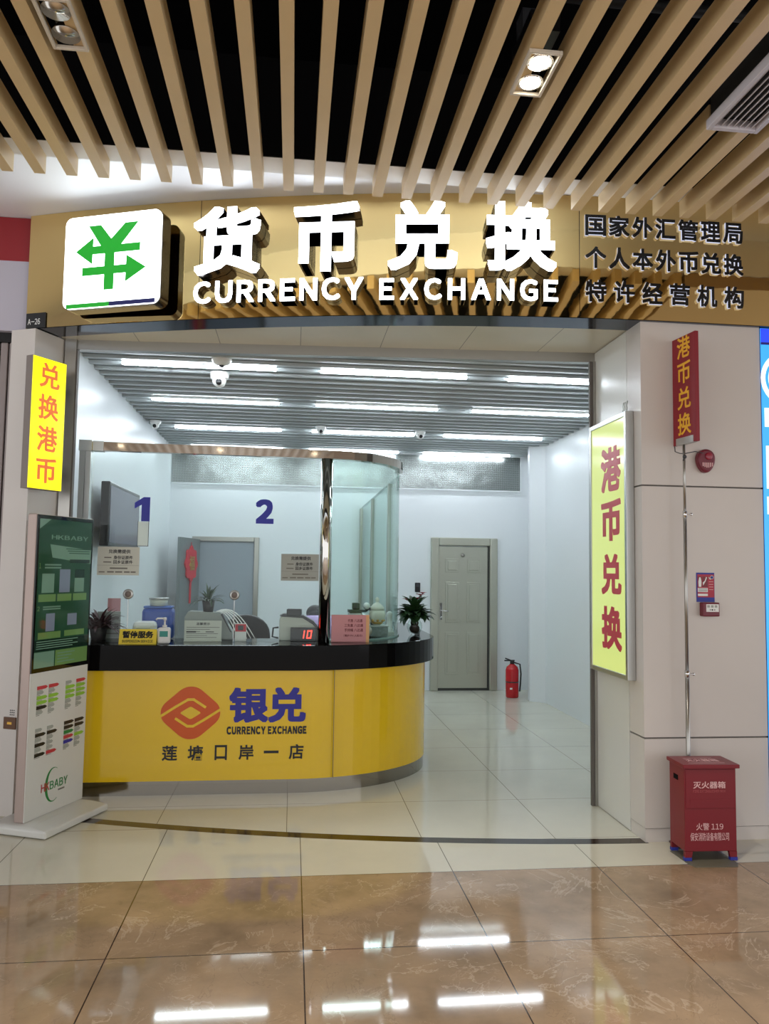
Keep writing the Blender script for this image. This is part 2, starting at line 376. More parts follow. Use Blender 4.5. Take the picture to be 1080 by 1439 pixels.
# ------------------------------------------------------------------ walls of the shop
struct(MB().box(-1.75, 3.4, 10.39, 10.5, 0, 3.6), 'wall_back', M_WALL)
struct(MB().box(-1.75, -1.6, 5.62, 10.39, 0, 3.6), 'wall_left', M_WALL)
struct(MB().prism([(3.1, 5.36), (3.3, 5.36), (3.3, 10.39), (3.2, 10.39), (3.2, 10.0), (2.95, 9.62), (2.935, 9.5), (3.09, 9.36), (3.1, 9.3)], 0, 3.6), 'wall_right', M_WALL)
# pier on the right with its clad face: panels between dark joints
b = MB(); b.prism([(2.122, 4.56), (2.898, 4.56), (2.898, 5.36), (3.3, 5.36), (3.3, 5.30), (3.3, 5.44), (2.14, 5.44), (2.122, 5.30)], 0, 3.16, M_GAP)
for z0, z1 in ((.082, .603), (.613, 2.126), (2.136, 3.155)):
    b.prism([(2.112, 4.55), (2.902, 4.55), (2.902, 4.58), (2.14, 4.58), (2.14, 4.752), (2.112, 4.752)], z0, z1, M_PIER)
b.prism([(2.116, 4.555), (2.90, 4.555), (2.90, 4.58), (2.14, 4.58), (2.14, 4.752), (2.116, 4.752)], 0, .078, M_PIER)
b.box(2.112, 2.13, 4.757, 5.285, .004, 3.155, M_REVEAL)
b.box(2.86, 3.4, 4.6, 5.36, 0, 3.16, M_PIER)
struct(b, 'wall_right_pier')
# pillar on the left, splayed reveal, shutter of the neighbour
b = MB(); b.prism([(-1.895, 5.372), (-1.72, 5.295), (-1.612, 5.53), (-1.60, 5.62), (-1.9, 5.62)], 0, 3.15, M_PIER)
b.box(-2.03, -1.9, 5.58, 5.64, 0, 3.2, M_PIER)
struct(b, 'wall_left_pillar')
b = MB()
for i in range(46): b.box(-1.93-i*.055, -1.884-i*.055, 5.44, 5.47, 0, 3.085, M_SHUT, bev=.006)
b.box(-6, -1.885, 5.475, 5.5, 0, 3.085, M_GAP); b.box(-6, -1.885, 5.43, 5.5, 3.085, 3.15, M_BLACKP)
struct(b, 'wall_left_shutter')
b = MB(); b.box(-6, -1.805, 5.385, 5.45, 3.15, 3.63, M_LGREY); b.box(-6, -1.805, 5.385, 5.45, 3.63, 3.93, M_WINE)
struct(b, 'wall_left_neighbour')

struct(MB().box(3.57, 8, 4.6, 4.7, 0, 4.03), 'wall_right_neighbour', M_PIER)
# gold fascia, three bent sheets with a dark mirror underside
b = MB()
for x0, x1 in ((XL, -.632), (-.628, 1.718), (1.722, 3.6)):
    k = max(2, int((x1-x0)/.06)); px = [x0+(x1-x0)*i/k for i in range(k+1)]
    for i in range(k):
        a, c = px[i], px[i+1]
        b.raw([(a, arc(a), 3.158), (c, arc(c), 3.158), (c, arc(c), 3.932), (a, arc(a), 3.932)], [(0, 1, 2, 3)], M_GOLD, True)
k = 90; px = [XL+(3.6-XL)*i/k for i in range(k+1)]
b.band([(x, arc(x)+.004) for x in px], [(x, arc(x)+.21) for x in px], 3.155, 3.935, M_DARKMETAL)
bmesh.ops.remove_doubles(b.bm, verts=b.bm.verts[:], dist=.0005)
struct(b, 'wall_front_fascia')
# cream soffit between fascia and header
px = [-1.62+3.75*i/30 for i in range(31)]
struct(MB().band([(x, arc(x)+.21) for x in px], [(x, hdr(x)+.03) for x in px], 3.16, 3.20), 'ceiling_entrance', M_UNDER)
# header beam and posts
hd = (HR[0]-HL[0], HR[1]-HL[1], 0); hn = Vector((hd[1], -hd[0], 0)).normalized(); hl = Vector(hd).length
b = MB(frame((HL[0], HL[1], 0), hd, hn)); b.box(0, hl, 3.092, 3.165, -.06, 0); struct(b, 'trim_1', M_STEEL)
b = MB(); b.box(2.07, 2.128, 5.275, 5.30, 0, 3.093, M_GAP); b.box(2.092, 2.13, 5.268, 5.31, 0, 3.093, M_STEEL); struct(b, 'trim_2')
b = MB(); b.box(-1.60, -1.525, 5.545, 5.60, 0, 3.16, M_STEEL); b.box(-1.527, -1.515, 5.55, 5.60, 0, 3.09, M_GAP); struct(b, 'trim_3')

# ------------------------------------------------------------------ ceilings
# shop: grey baffles
b = MB()
y = 5.65
while y < 10.36: b.box(-1.6, 3.1, y, y+.046, 3.155, 3.235, M_LOUVRE); b.box(-1.6, 3.1, y+.0465, min(10.39, y+.1705), 3.178, 3.20, M_LBACK); y += .171
b.box(-1.6, 3.1, 5.4, 10.39, 3.25, 3.28, M_LBACK)
struct(b, 'ceiling_shop')
struct(MB().box(-1.6, 3.3, 5.4, 10.39, 3.55, 3.6), 'ceiling_slab', M_BLACK)
# mall: black void over the battens, white dropped soffit board behind their ends
b = MB(); b.box(-8, 10, -5, 5.75, 4.75, 4.85, M_BLACK); b.box(-8, 10, 5.65, 5.75, 4.03, 4.75, M_BLACK)
struct(b, 'ceiling')
b = MB(); b.prism([(-4.5, 3.88), (3.6, 3.88)]+[(x, arc(x)+.1) for x in [3.6-.1*i for i in range(55)]]+[(-1.8, 5.6), (-4.5, 5.6)], 3.934, 4.03)
b.box(-4.5, 3.6, 3.88, 4.035, 3.677, 3.934)
struct(b, 'ceiling_soffit', M_SOFFIT)
struct(MB().box(-4.5, 3.6, 3.868, 3.879, 3.678, 4.2), 'trim_6', M_BLACK)
for i, (yy, zz) in enumerate(((3.6, 4.55), (2.2, 4.5))):
    struct(MB().tube([(-4, yy, zz), (5, yy+.15, zz)], .05 if i else .03, M_DUCT), 'trim_%d' % (4+i))
# tan battens
b = MB().box(-.027, .027, -3.0, 4.025, 3.58, 3.675); bat = b.build('ceiling_batten', M_WOOD)
tag(bat, 'long tan batten of the slatted mall ceiling running towards the gold fascia', 'ceiling batten', 'tan battens of the mall ceiling')
bat.location.x += -.066
for i in range(-16, 18):
    if i and i not in (12, 13): dup(bat, (.157*i, 0, 0))
struct(MB().box(2.66, 8, -3.0, 4.025, 3.58, 3.675), 'ceiling_side_board', mat('tan_board', (176, 152, 122), .4))
# battens cut short by the air vent
for i in (12, 13):
    q = MB().box(-.066+.157*i-.027, -.066+.157*i+.027, 3.145, 4.025, 3.58, 3.675).build('ceiling_batten', M_WOOD)
    tag(q, 'short tan ceiling batten ending at the white air vent', 'ceiling batten', 'short battens beside the air vent')

# ------------------------------------------------------------------ ceiling fixtures
def downlight(x, y, lit, label):
    t = thing('downlight', label, 'ceiling light', (x, y, 3.57)); hw, hl_ = .066, .138
    b = MB()
    for a in ((-hw, -hw+.012, -hl_, hl_), (hw-.012, hw, -hl_, hl_), (-hw+.012, hw-.012, -hl_, -hl_+.012), (-hw+.012, hw-.012, hl_-.012, hl_)):
        b.box(x+a[0], x+a[1], y+a[2], y+a[3], 3.562, 3.578)
    b.build('trim_frame', M_SILVERTRIM, t, bev=.002)
    MB().box(x-hw+.008, x+hw-.008, y-hl_+.008, y+hl_-.008, 3.66, 3.74).build('housing', M_BLACKP, t)
    b = MB(); b.box(x-.045, x+.045, y+.02, y+.11, 3.74, 3.86); b.build('heat_sink', M_DGREY, t)
    for s in (-1, 1):
        h = MB().lathe([(.052, -.005), (.05, 0), (.032, .03), (.03, .035)], (x, y+s*.064, 3.578), M_REFL if not lit else M_CHROME).build('reflector', None, t)
        MB().lathe([(.0001, .0), (.042 if lit else .016, .002), (.042 if lit else .016, .006), (.0001, .007)], (x, y+s*.064, 3.570 if lit else 3.60), M_LAMP if lit else M_DGREY).build('lamp', None, h)
        if lit:
            ld = bpy.data.lights.new('spot_beam', 'SPOT'); ld.energy = SPOT_POWER; ld.spot_size = 1.5; ld.spot_blend = .6; ld.shadow_soft_size = .04; ld.color = (1, .94, .86)
            lo = bpy.data.objects.new('spot_beam', ld); C.objects.link(lo); lo.location = (x, y+s*.064, 3.555)
    return t
downlight(-.888, 2.85, False, 'unlit twin downlight with chrome reflectors between battens at upper left')
downlight(.915, 2.89, True, 'lit twin downlight glowing white between battens at upper right')
for xx in (-2.3, -.7, .9, 2.5):  # unseen downlights added behind the viewer to light the corridor
    for yy in (.4, -1.6):
        downlight(xx+.03, yy, True, 'added unseen twin downlight lighting the mall from behind the viewer')['group'] = 'added downlights behind the viewer'
t = thing('air_vent', 'white louvred air vent set between the battens at the upper right edge', 'air vent', (1.895, 2.6, 3.56))
b = MB()
for a in ((1.775, 1.795, 1.8, 3.145), (1.995, 2.015, 1.8, 3.145), (1.795, 1.995, 3.12, 3.145), (1.795, 1.995, 1.8, 1.825)): b.box(*a, 3.555, 3.60)
b.build('vent_frame', M_VENT, t, bev=.003)
b = MB()
for i in range(7): b.raw([(1.803+i*.028, 1.83, 3.565), (1.803+i*.028, 3.12, 3.565), (1.821+i*.028, 3.12, 3.590), (1.821+i*.028, 1.83, 3.590), (1.806+i*.028, 1.83, 3.562), (1.806+i*.028, 3.12, 3.562), (1.824+i*.028, 3.12, 3.587), (1.824+i*.028, 1.83, 3.587)], [(0, 1, 2, 3), (4, 5, 6, 7), (0, 1, 5, 4), (2, 3, 7, 6), (1, 2, 6, 5), (3, 0, 4, 7)])
b.build('louvre', M_VENT, t)
b = MB()
for yy in (2.2, 2.65): b.box(1.795, 1.995, yy, yy+.012, 3.56, 3.59)
b.build('cross_bar', M_VENT, t)
MB().box(1.79, 2.0, 1.82, 3.13, 3.602, 3.7).build('duct_box', M_DGREY, t)

rows = [(6.09, 'front row'), (7.37, 'second row'), (8.83, 'third row'), (10.2, 'rear row')]; cols = [(-1.335, 'left'), (.185, 'middle'), (1.70, 'right')]
led0 = None
for ry, rn in rows:
    for cx, cn in cols:
        lab = '%s strip light of the %s on the grey shop ceiling' % (cn, rn)
        if led0 is None:
            led0 = thing('strip_light', lab, 'strip light', (cx, ry, 3.15), 'strip lights on the shop ceiling')
            MB().box(cx, cx+1.175, ry-.022, ry+.022, 3.151, 3.20).build('housing', M_WHITEP, led0)
            MB().box(cx+.004, cx+1.171, ry-.019, ry+.019, 3.136, 3.151).build('diffuser', M_LED, led0)
            lx, ly = cx, ry
        else: dup(led0, (cx-lx, ry-ly, 0), lab)

def dome(x, y, z, r, label, ball=True):
    t = thing('dome_camera', label, 'camera', (x, y, z))
    MB().lathe([(r*.95, 0), (r, -.01), (r*.92, -r*.55), (r*.8, -r*.7)], (x, y, z), M_WHITEP).build('base', None, t)
    h = MB().ball((x, y-.01, z-r*.85), r*.72, M_WHITEP).build('eyeball', None, t)
    MB().lathe([(.0001, -.004), (r*.3, -.004), (r*.32, .02), (.0001, .02)], (x, y-.01-r*.66, z-r*1.12), M_BLACKP, axis='y').build('lens', None, h)
    return t
dome(-.62, 6.33, 3.16, .078, 'largest white dome camera on the shop ceiling below the front strip light')
dome(-1.50, 8.55, 3.16, .06, 'white dome camera at the top of the left wall by the ceiling')
dome(.275, 8.55, 3.16, .058, 'small white dome camera hanging under the third row middle strip light')
dome(1.40, 8.65, 3.16, .06, 'small white dome camera to the right of the third row middle strip light')
t = thing('smoke_detector', 'small white smoke detector on the front left strip light', 'detector', (-.565, 5.9, 3.16))
MB().lathe([(.075, 0), (.078, -.012), (.06, -.035), (.03, -.05)], (-.565, 5.9, 3.16), M_WHITEP).build('body', None, t)
MB().lathe([(.02, 0), (.02, -.012), (.012, -.016)], (-.565, 5.9, 3.112), M_DGREY).build('sensor', None, t)

# perforated strip at the top of the back wall
t = thing('perforated_grille', 'perforated steel grille along the top of the back wall', 'grille', (.75, 10.37, 2.69))
MB().box(-1.59, 3.07, 10.372, 10.388, 2.69, 3.15).build('perforated_sheet', M_PERF, t)
b = MB(); b.box(-1.59, 3.07, 10.366, 10.388, 2.675, 2.69); b.box(3.07, 3.082, 10.366, 10.388, 2.675, 3.13); b.build('edge_trim', M_WALL, t)

# ------------------------------------------------------------------ back wall doors
d = thing('door_1', '', '', (2.29, 10.39, 0)); del d['label'], d['category']; d['kind'] = 'structure'
b = MB(); b.box(1.84, 1.945, 10.33, 10.40, 0, 2.035); b.box(2.645, 2.75, 10.33, 10.40, 0, 2.035); b.box(1.945, 2.645, 10.33, 10.40, 1.93, 2.035); b.build('door_frame', M_DOORST, d, bev=.012)
MB().box(1.945, 2.645, 10.37, 10.40, 0, .035).build('threshold', M_DOORDK, d)
lf = MB().box(1.95, 2.615, 10.365, 10.40, .035, 1.915).build('door_leaf', M_DOORST, d)
MB().box(2.615, 2.645, 10.375, 10.40, .03, 1.93).build('door_gap', M_DOORDK, d)
for xa, xb in ((2.04, 2.225), (2.335, 2.52)):
    for za, zb in ((1.57, 1.755), (.90, 1.44), (.215, .775)):
        b = MB(); b.box(xa, xb, 10.358, 10.37, za, zb)
        p = b.build('door_panel', M_DOORST, lf, bev=.004); b = MB(); b.box(xa+.028, xb-.028, 10.350, 10.362, za+.028, zb-.028); b.bm.faces.ensure_lookup_table()
        q = b.build('raised_field', M_DOORST, lf, bev=.006)
b = MB(); b.box(1.965, 2.0, 10.352, 10.367, .93, 1.16, None, .008); b.tube([(1.982, 10.352, 1.06), (1.982, 10.31, 1.06), (2.0, 10.30, 1.058), (2.075, 10.305, 1.05)], .009); b.lathe([(.014, -.01), (.014, 0)], (1.982, 10.352, .97), axis='y'); b.build('door_handle', M_CHROME, lf)
MB().lathe([(.0001, -.012), (.02, -.012), (.026, 0)], (2.275, 10.365, 1.80), M_STEEL, axis='y').build('door_viewer', None, lf)
d = thing('door_2', '', '', (-.86, 10.39, 0)); del d['label'], d['category']; d['kind'] = 'structure'
b = MB(); b.box(-1.30, -1.235, 10.34, 10.42, 0, 1.99); b.box(-.505, -.44, 10.34, 10.42, 0, 1.99); b.box(-1.235, -.505, 10.34, 10.42, 1.93, 1.99); b.build('door_frame', M_STEEL, d, bev=.006)
MB().box(-1.235, -.505, 10.375, 10.40, .0, 1.93).build('door_leaf', M_GREYDOOR, d)
b = MB(frame((-1.376, 9.615, 0), (.19, .98, 0), (.98, -.19, 0))); b.box(0, .74, .01, 1.95, 0, .04); lf = b.build('open_leaf', M_LEAFDOOR, d)
# red knot ornament hanging on the open leaf
fr = frame((-1.305, 9.98, 0), (.19, .98, 0), (.98, -.19, 0))
t = thing('chinese_knot', 'red and gold hanging knot ornament on the open grey door', 'ornament', (-1.27, 9.98, 1.3))
pts = []
for i in range(36):
    a = 2*PI*i/36; r = 1+.10*math.cos(8*a); pts.append((.0+.22*r*math.cos(a), 1.63+.21*r*math.sin(a)))
MB(fr).poly(pts, .042, .018, M_KNOT).build('knot_body', None, t)
b = MB(fr); b.text('福', -.10, .10, 1.55, 1.73, .061, .004, M_GOLDP, .02); b.build('gold_character', None, t)
b = MB(fr)
for i in range(7): b.box(-.032+i*.009, -.026+i*.009, 1.14, 1.38, .045, .052)
b.box(-.025, .025, 1.36, 1.41, .044, .054); b.build('tassel', M_KNOT, t)
MB(fr).box(-.003, .003, 1.84, 1.90, .044, .05).build('hanging_cord', M_KNOT, t)
t = thing('access_reader', 'small black access reader on the back wall left of the steel door', 'access reader', (1.665, 10.38, 1.30))
MB().box(1.63, 1.70, 10.36, 10.39, 1.30, 1.425, None, .006).build('case', M_BLACKP, t)
MB().box(1.645, 1.685, 10.356, 10.361, 1.37, 1.41).build('display', M_DGREY, t)

# fire extinguisher in the corner
ex, ey = 2.80, 9.80
t = thing('fire_extinguisher', 'red fire extinguisher standing on the floor by the back corner', 'fire extinguisher', (ex, ey, 0))
MB().lathe([(.075, .0), (.082, .012), (.082, .34), (.07, .38), (.035, .41), (.025, .42)], (ex, ey, .003), M_FRED).build('cylinder', None, t)
b = MB(); b.lathe([(.028, .42), (.028, .45), (.018, .46)], (ex, ey, 0)); b.box(ex-.10, ex+.03, ey-.012, ey+.012, .455, .47); b.tube([(ex-.005, ey, .46), (ex-.09, ey, .49)], .008); b.build('valve', M_BLACKP, t)
b = MB(); b.tube([(ex+.02, ey-.02, .44), (ex+.09, ey-.04, .42), (ex+.10, ey-.05, .30), (ex+.095, ey-.04, .16), (ex+.09, ey-.03, .08)], .010); b.build('hose', M_BLACKP, t)
b = MB(); b.lathe([(.0835, .19), (.0835, .205)], (ex, ey, 0)); b.build('strap', M_BLACKP, t)
b = MB(); b.box(ex-.05, ex-.02, ey-.084, ey-.078, .11, .13); b.build('sticker', M_WHITEP, t)

# ------------------------------------------------------------------ counter
t = thing('reception_counter', 'long yellow reception counter with black stone top and rounded right end', 'counter', (0, 6.0, 0))
def inner(d, w): return [(x, y) for x, y in counter_path(d-w)]
MB().band(counter_path(-.004), inner(-.004, .05), 0, .098).build('kick_plate', mat('polished_kick_steel', (150, 146, 138), .1, 1.0), t)
fp = MB().band(counter_path(.004), inner(.004, .06), .098, .872).build('front_panel', M_YELLOW, t)
def patch_path(p, x0, x1): return [q for q in p if x0 <= q[0] <= x1]
MB().box(.318, .3215, 5.727, 5.74, .10, .87).build('panel_seam', M_GAP, fp)
tp = counter_path(.075); ti = [(x, y) for x, y in counter_path(-.5)]
MB().band(tp, ti, .868, 1.045).build('stone_top', M_GRANITE, t, bev=.004)
fy = 5.7155
# logo: two interlocking bent ribbons in a rounded hexagon
b = MB(front(-.69, fy, .567)); W_, H_ = .205, .182
def hexa(k):
    pts = [(W_*k, .045*k), (W_*k, -.045*k), (.045*k, -H_*k), (-.045*k, -H_*k), (-W_*k, -.045*k), (-W_*k, .045*k), (-.045*k, H_*k), (.045*k, H_*k)]; return pts
def rounded(pts, r, n=5):
    out = []
    for i, p in enumerate(pts):
        a = Vector(pts[i-1]); c = Vector(p); e = Vector(pts[(i+1) % len(pts)])
        p0 = c+(a-c).normalized()*min(r, (a-c).length*.45); p1 = c+(e-c).normalized()*min(r, (e-c).length*.45)
        for k in range(n+1):
            u = k/n; q = p0*(1-u)**2+c*2*u*(1-u)+p1*u**2; out.append((q.x, q.y))
    return out
b.poly(rounded(hexa(1), .05), 0, .002, M_ORANGE)
def ribbon(sg):
    # thin yellow channel: starts at the side edge, climbs to the middle, bends down the far side
    line = [(-.21*sg, -.025*sg), (-.10*sg, .045*sg), (-.02*sg, .092*sg), (.02*sg, .092*sg), (.10*sg, .040*sg)]
    for i in range(len(line)-1):
        a, c = Vector(line[i]), Vector(line[i+1]); nn = Vector((-(c-a).y, (c-a).x)).normalized()*.009; e = (c-a).normalized()*.006
        b.poly([tuple(a-nn-e), tuple(c-nn+e), tuple(c+nn+e), tuple(a+nn-e)], .002, .0012+.0002*i, M_YELLOW)
ribbon(1); ribbon(-1)
b.poly(rounded([(.075, 0), (0, .046), (-.075, 0), (0, -.046)], .015), .002, .0025, M_YELLOW)
b.build('logo_emblem', None, fp)
b = MB(front(0, fy, 0)); b.text('银兑', -.425, .117, .495, .742, 0, .002, M_NAVY, .04); b.build('main_lettering', None, fp)
b = MB(front(0, fy, 0)); b.text('CURRENCY EXCHANGE', -.437, .125, .414, .47, 0, .002, M_INK, .055); b.build('english_lettering', None, fp)
for i, ch in enumerate('莲塘口岸一店'):
    cx = -.825+i*.176; hh = .104 if ch != '一' else .018; ww = .104 if ch != '口' else .085
    b = MB(front(0, fy, 0)); b.text(ch, cx-ww/2, cx+ww/2, .29-hh/2, .29+hh/2, 0, .002, M_INK, .022); b.build('character', None, fp)
# staff-side cabinet below the glass partition
MB().box(.87, .93, 8.2, 10.385, 0, 1.04).build('return_panel', M_WALL, t)

# ------------------------------------------------------------------ glass screen on the counter
t = thing('glass_screen', 'tall glass screen on the counter with a curved right end and steel rails', 'glass screen', (0, 6.0, 1.045))
ang = math.atan2(.07, 1.78)
b = MB(front(-1.54, 5.86, 1.045, ang)); b.box(.07, 1.735, 0, 1.385, -.006, .006); pn = b.build('front_pane', M_GLASS, t)
gp = glass_path(); gi = glass_path(-.012); MB().band(gp[1:], gi[1:], 1.048, 2.43).build('curved_pane', M_GLASSE, t)
b = MB(); b.box(.893, .905, 6.73, 7.27, 1.045, 2.40); b.build('side_pane', M_GLASSE, t)
b = MB(); b.box(.893, .905, 7.33, 8.85, 1.045, 2.40); b.build('side_pane', M_GLASSE, t)
b = MB(); b.box(.893, .905, 8.91, 10.33, 1.045, 2.40); b.build('side_pane', M_GLASSE, t)
b = MB(); b.box(.893, .906, 6.72, 10.34, 2.40, 2.415); b.band([(x, y) for x, y in glass_path(.012)], glass_path(-.02), 1.045, 1.056); b.build('edge_channel', M_GLASSEDGE, t)
ro = [(-1.535, 5.83), (.24, 5.90)]+glass_path(.03)[1:]; ri = [(-1.535, 5.89), (.24, 5.96)]+glass_path(-.035)[1:]
MB().band(ro, ri, 2.428, 2.492).build('top_rail', mat('rail_mirror', (150, 140, 128), .05, 1.0), t)
b = MB(front(-1.54, 5.86, 1.045, ang)); b.box(-.01, .028, 0, 1.385, -.03, .03); b.box(.032, .068, 0, 1.385, -.03, .03); b.build('wall_post', M_ALU, t)
b = MB(front(-1.54, 5.86, 0, ang)); b.box(-.015, .075, 2.422, 2.50, -.045, .04); b.box(.08, .155, 2.424, 2.496, -.042, .035); b.build('rail_bracket', M_ALU, t)
MB().lathe([(.044, 0), (.044, 1.383)], (.245, 5.93, 1.045), M_MIRROR, 32).build('corner_pole', None, t)
for yy in (7.30, 8.88, 10.35):
    MB().box(.875, .925, yy-.028, yy+.028, 1.045, 2.40).build('side_post', M_STEEL, t, bev=.004)
gf = front(-1.54, 5.86, 0, ang)      # frame of the front pane, x measured from its left end
gx = lambda X: (X+1.54)/math.cos(ang)
b = MB(gf); b.poly([(gx(-1.155)+.108*u, 1.92+.178*v) for u, v in ((.45, 0), (1, 0), (1, 1), (.58, 1), (.0, .76), (0, .52), (.45, .68))], .0065, .0015, M_BLUE); b.build('numeral', None, pn)
b = MB(gf); b.text('2', gx(-.284), gx(-.150), 1.922, 2.106, .0065, .0015, M_BLUE, .05); b.build('numeral', None, pn)
def speech(X, label):
    t = thing('speech_disc', label, 'speech disc', gf @ Vector((gx(X), 1.39, 0)))
    MB(gf).lathe([(.0001, 0), (.037, 0), (.037, .012), (.03, .016), (.0001, .016)], (gx(X), 1.39, .006), M_ALU, axis='z').build('disc', None, t)
    b = MB(gf); b.lathe([(.0001, 0), (.022, 0), (.022, .002), (.0001, .002)], (gx(X), 1.39, .0222), M_GREYBOX); b.build('grid', None, t)
    b = MB(gf); b.box(gx(X)-.0025, gx(X)+.0025, 1.05, 1.355, .006, .009); b.build('cable', M_ALU, t)
speech(-1.176, 'round grey speech disc on the glass above the yellow card')
speech(-.422, 'round grey speech disc on the glass beside the potted plant')
def plate(X0, X1, z0, z1, label, m):
    t = thing('notice_plate', label, 'notice plate', gf @ Vector((gx((X0+X1)/2), z0, 0)))
    b = MB(gf); a, c = gx(X0), gx(X1); wd = c-a; b.box(a, c, z0, z1, .006, .009); b.build('plate', m, t)
    b = MB(gf); h = z1-z0; q = .0092
    b.text('兑换需提供', a+wd*.26, a+wd*.78, z0+h*.77, z0+h*.91, q, .001, M_INK, .02)
    b.text('身份证原件', a+wd*.38, a+wd*.84, z0+h*.56, z0+h*.69, q, .001, M_INK, .02)
    b.text('回乡证原件', a+wd*.38, a+wd*.84, z0+h*.40, z0+h*.53, q, .001, M_INK, .02)
    b.build('bold_lettering', None, t)
    b = MB(gf); b.box(a+wd*.16, a+wd*.33, z0+h*.60, z0+h*.64, q, q+.001); b.box(a+wd*.14, a+wd*.33, z0+h*.44, z0+h*.48, q, q+.001); b.box(a, c, z0+h*.345, z0+h*.352, q, q+.001)
    b.box(a+wd*.30, a+wd*.72, z0+h*.22, z0+h*.27, q, q+.001); b.box(a+wd*.04, a+wd*.18, z0+h*.09, z0+h*.13, q, q+.001)
    for u, v in ((.24, .40), (.43, .60), (.64, .78), (.80, .92)): b.box(a+wd*u, a+wd*v, z0+h*.09, z0+h*.14, q, q+.001)
    b.build('fine_print', M_INKG, t)
plate(-1.40, -1.108, 1.525, 1.730, 'cream notice plate on the glass below the numeral 1', M_PAPER)
plate(-.086, .196, 1.500, 1.700, 'grey notice plate on the glass beside the mirrored pole', M_PAPERG)
t = thing('card_holder', 'clear holder with white card on the glass under the numeral 1', 'card holder', gf @ Vector((gx(-1.09), 1.74, 0)))
b = MB(gf); b.box(gx(-1.128), gx(-1.056), 1.742, 1.918, -.012, -.007); b.build('card', M_WHITEP, t)
b = MB(gf)
for a in ((-1.132, -1.128, 1.738, 1.922), (-1.056, -1.052, 1.738, 1.922), (-1.128, -1.056, 1.738, 1.742)): b.box(gx(a[0]), gx(a[1]), a[2], a[3], -.014, -.0062)
b.build('holder_edge', M_DGREY, t)

# television on the left wall
t = thing('wall_television', 'dark flat television mounted on the left shop wall', 'television', (-1.5, 7.2, 1.75))
MB().box(-1.525, -1.455, 6.40, 7.62, 1.75, 2.265, None, .008).build('body', M_BLACKP, t)
MB().box(-1.456, -1.452, 6.43, 7.59, 1.78, 2.235).build('screen', M_TVSCR, t)
MB().box(-1.60, -1.525, 6.8, 7.2, 1.85, 2.15).build('wall_bracket', M_DGREY, t)

# ------------------------------------------------------------------ things on the counter
CT = 1.0455
def leaf(b, o, az, el, ln, wd, droop, m, seg=5):
    """one curved, folded leaf"""
    p = Vector(o); rows = []; e = el
    for i in range(seg+1):
        u = i/seg; d = Vector((math.cos(az)*math.cos(e), math.sin(az)*math.cos(e), math.sin(e))); sd = Vector((-math.sin(az), math.cos(az), 0)); nn = sd.cross(d)
        hw = wd/2*math.sin(PI*min(1, .08+u*.92))**.8+.0008
        rows.append((p-sd*hw+nn*hw*-.35, p.copy(), p+sd*hw+nn*hw*-.35)); p = p+d*ln/seg; e -= droop/seg
    vs = [v for r in rows for v in r]; fs = []
    for i in range(seg):
        k = 3*i; fs += [(k, k+1, k+4, k+3), (k+1, k+2, k+5, k+4)]
    b.raw(vs, fs, m, True)
def foliage(o, n, ln, wd, el, droop, m, stems=None, spread=.0):
    b = MB()
    for i in range(n):
        az = i*2.4+random.uniform(-.3, .3); e = random.uniform(*el); l_ = ln*random.uniform(.7, 1.1)
        oo = Vector(o)+Vector((math.cos(az), math.sin(az), 0))*spread*random.random()
        leaf(b, oo, az, e, l_, wd*random.uniform(.8, 1.15), droop*random.uniform(.6, 1.3), m)
    return b
# left plant behind the kiosk edge
t = thing('potted_plant', 'dark reddish leafy plant on the counter beside the kiosk', 'plant', (-1.42, 6.06, CT))
MB().lathe([(.05, 0), (.065, .09), (.06, .09), (.055, .075)], (-1.42, 6.06, CT), M_POT).build('pot', None, t)
foliage((-1.42, 6.06, CT+.07), 90, .20, .026, (.3, 1.5), 1.5, M_LEAFR, spread=.05).build('foliage', None, t)
t = thing('grey_sign', 'grey card with black characters at the left end of the counter', 'sign', (-1.36, 6.18, CT))
b = MB(front(-1.37, 6.185, CT)); b.box(-.09, .08, 0, .20, 0, .006, M_PAPERG); b.box(-.09, .08, 0, .006, -.03, .03, M_PAPERG); b.build('card', None, t)
b = MB(front(-1.37, 6.185, CT)); b.text('不收费', -.045, .07, .065, .115, .006, .001, M_INK, .015); b.box(-.06, .07, .03, .04, .006, .007, M_INKG); b.box(.0, .07, .145, .16, .006, .007, M_INKG); b.build('lettering', None, t)
t = thing('pink_card', 'small pink card standing behind the grey card by the plant', 'card', (-1.34, 6.21, CT))
MB(front(-1.345, 6.212, CT)).box(-.05, .045, .20, .30, 0, .003).build('card', M_PINK, t)
MB(front(-1.345, 6.212, CT)).box(-.004, .004, 0, .21, -.006, 0).build('stick', M_WHITEP, t)
# yellow card in front of the glass
t = thing('yellow_card', 'yellow tent card with bold black lettering on the counter edge', 'sign', (-1.085, 5.75, CT))
b = MB(); c0, c1 = -1.20, -.945; b.raw([(c0, 5.71, CT), (c1, 5.71, CT), (c1, 5.775, CT), (c0, 5.775, CT), (c0, 5.742, CT+.102), (c1, 5.742, CT+.102), (c1, 5.745, CT+.102), (c0, 5.745, CT+.102)], [(0, 1, 5, 4), (2, 3, 7, 6), (1, 2, 6, 5), (3, 0, 4, 7), (4, 5, 6, 7), (0, 3, 2, 1)], M_YSIGN); b.build('card', None, t)
sl = frame((-1.0725, 5.71, CT), (1, 0, 0), (0, -.954, .30)); b = MB(sl); b.text('暂停服务', -.105, .105, .042, .094, .0005, .0012, M_INK, .04); b.text('SUSPENSION SERVICE', -.105, .105, .012, .03, .0005, .0012, M_INK, .02); b.build('lettering', None, t)
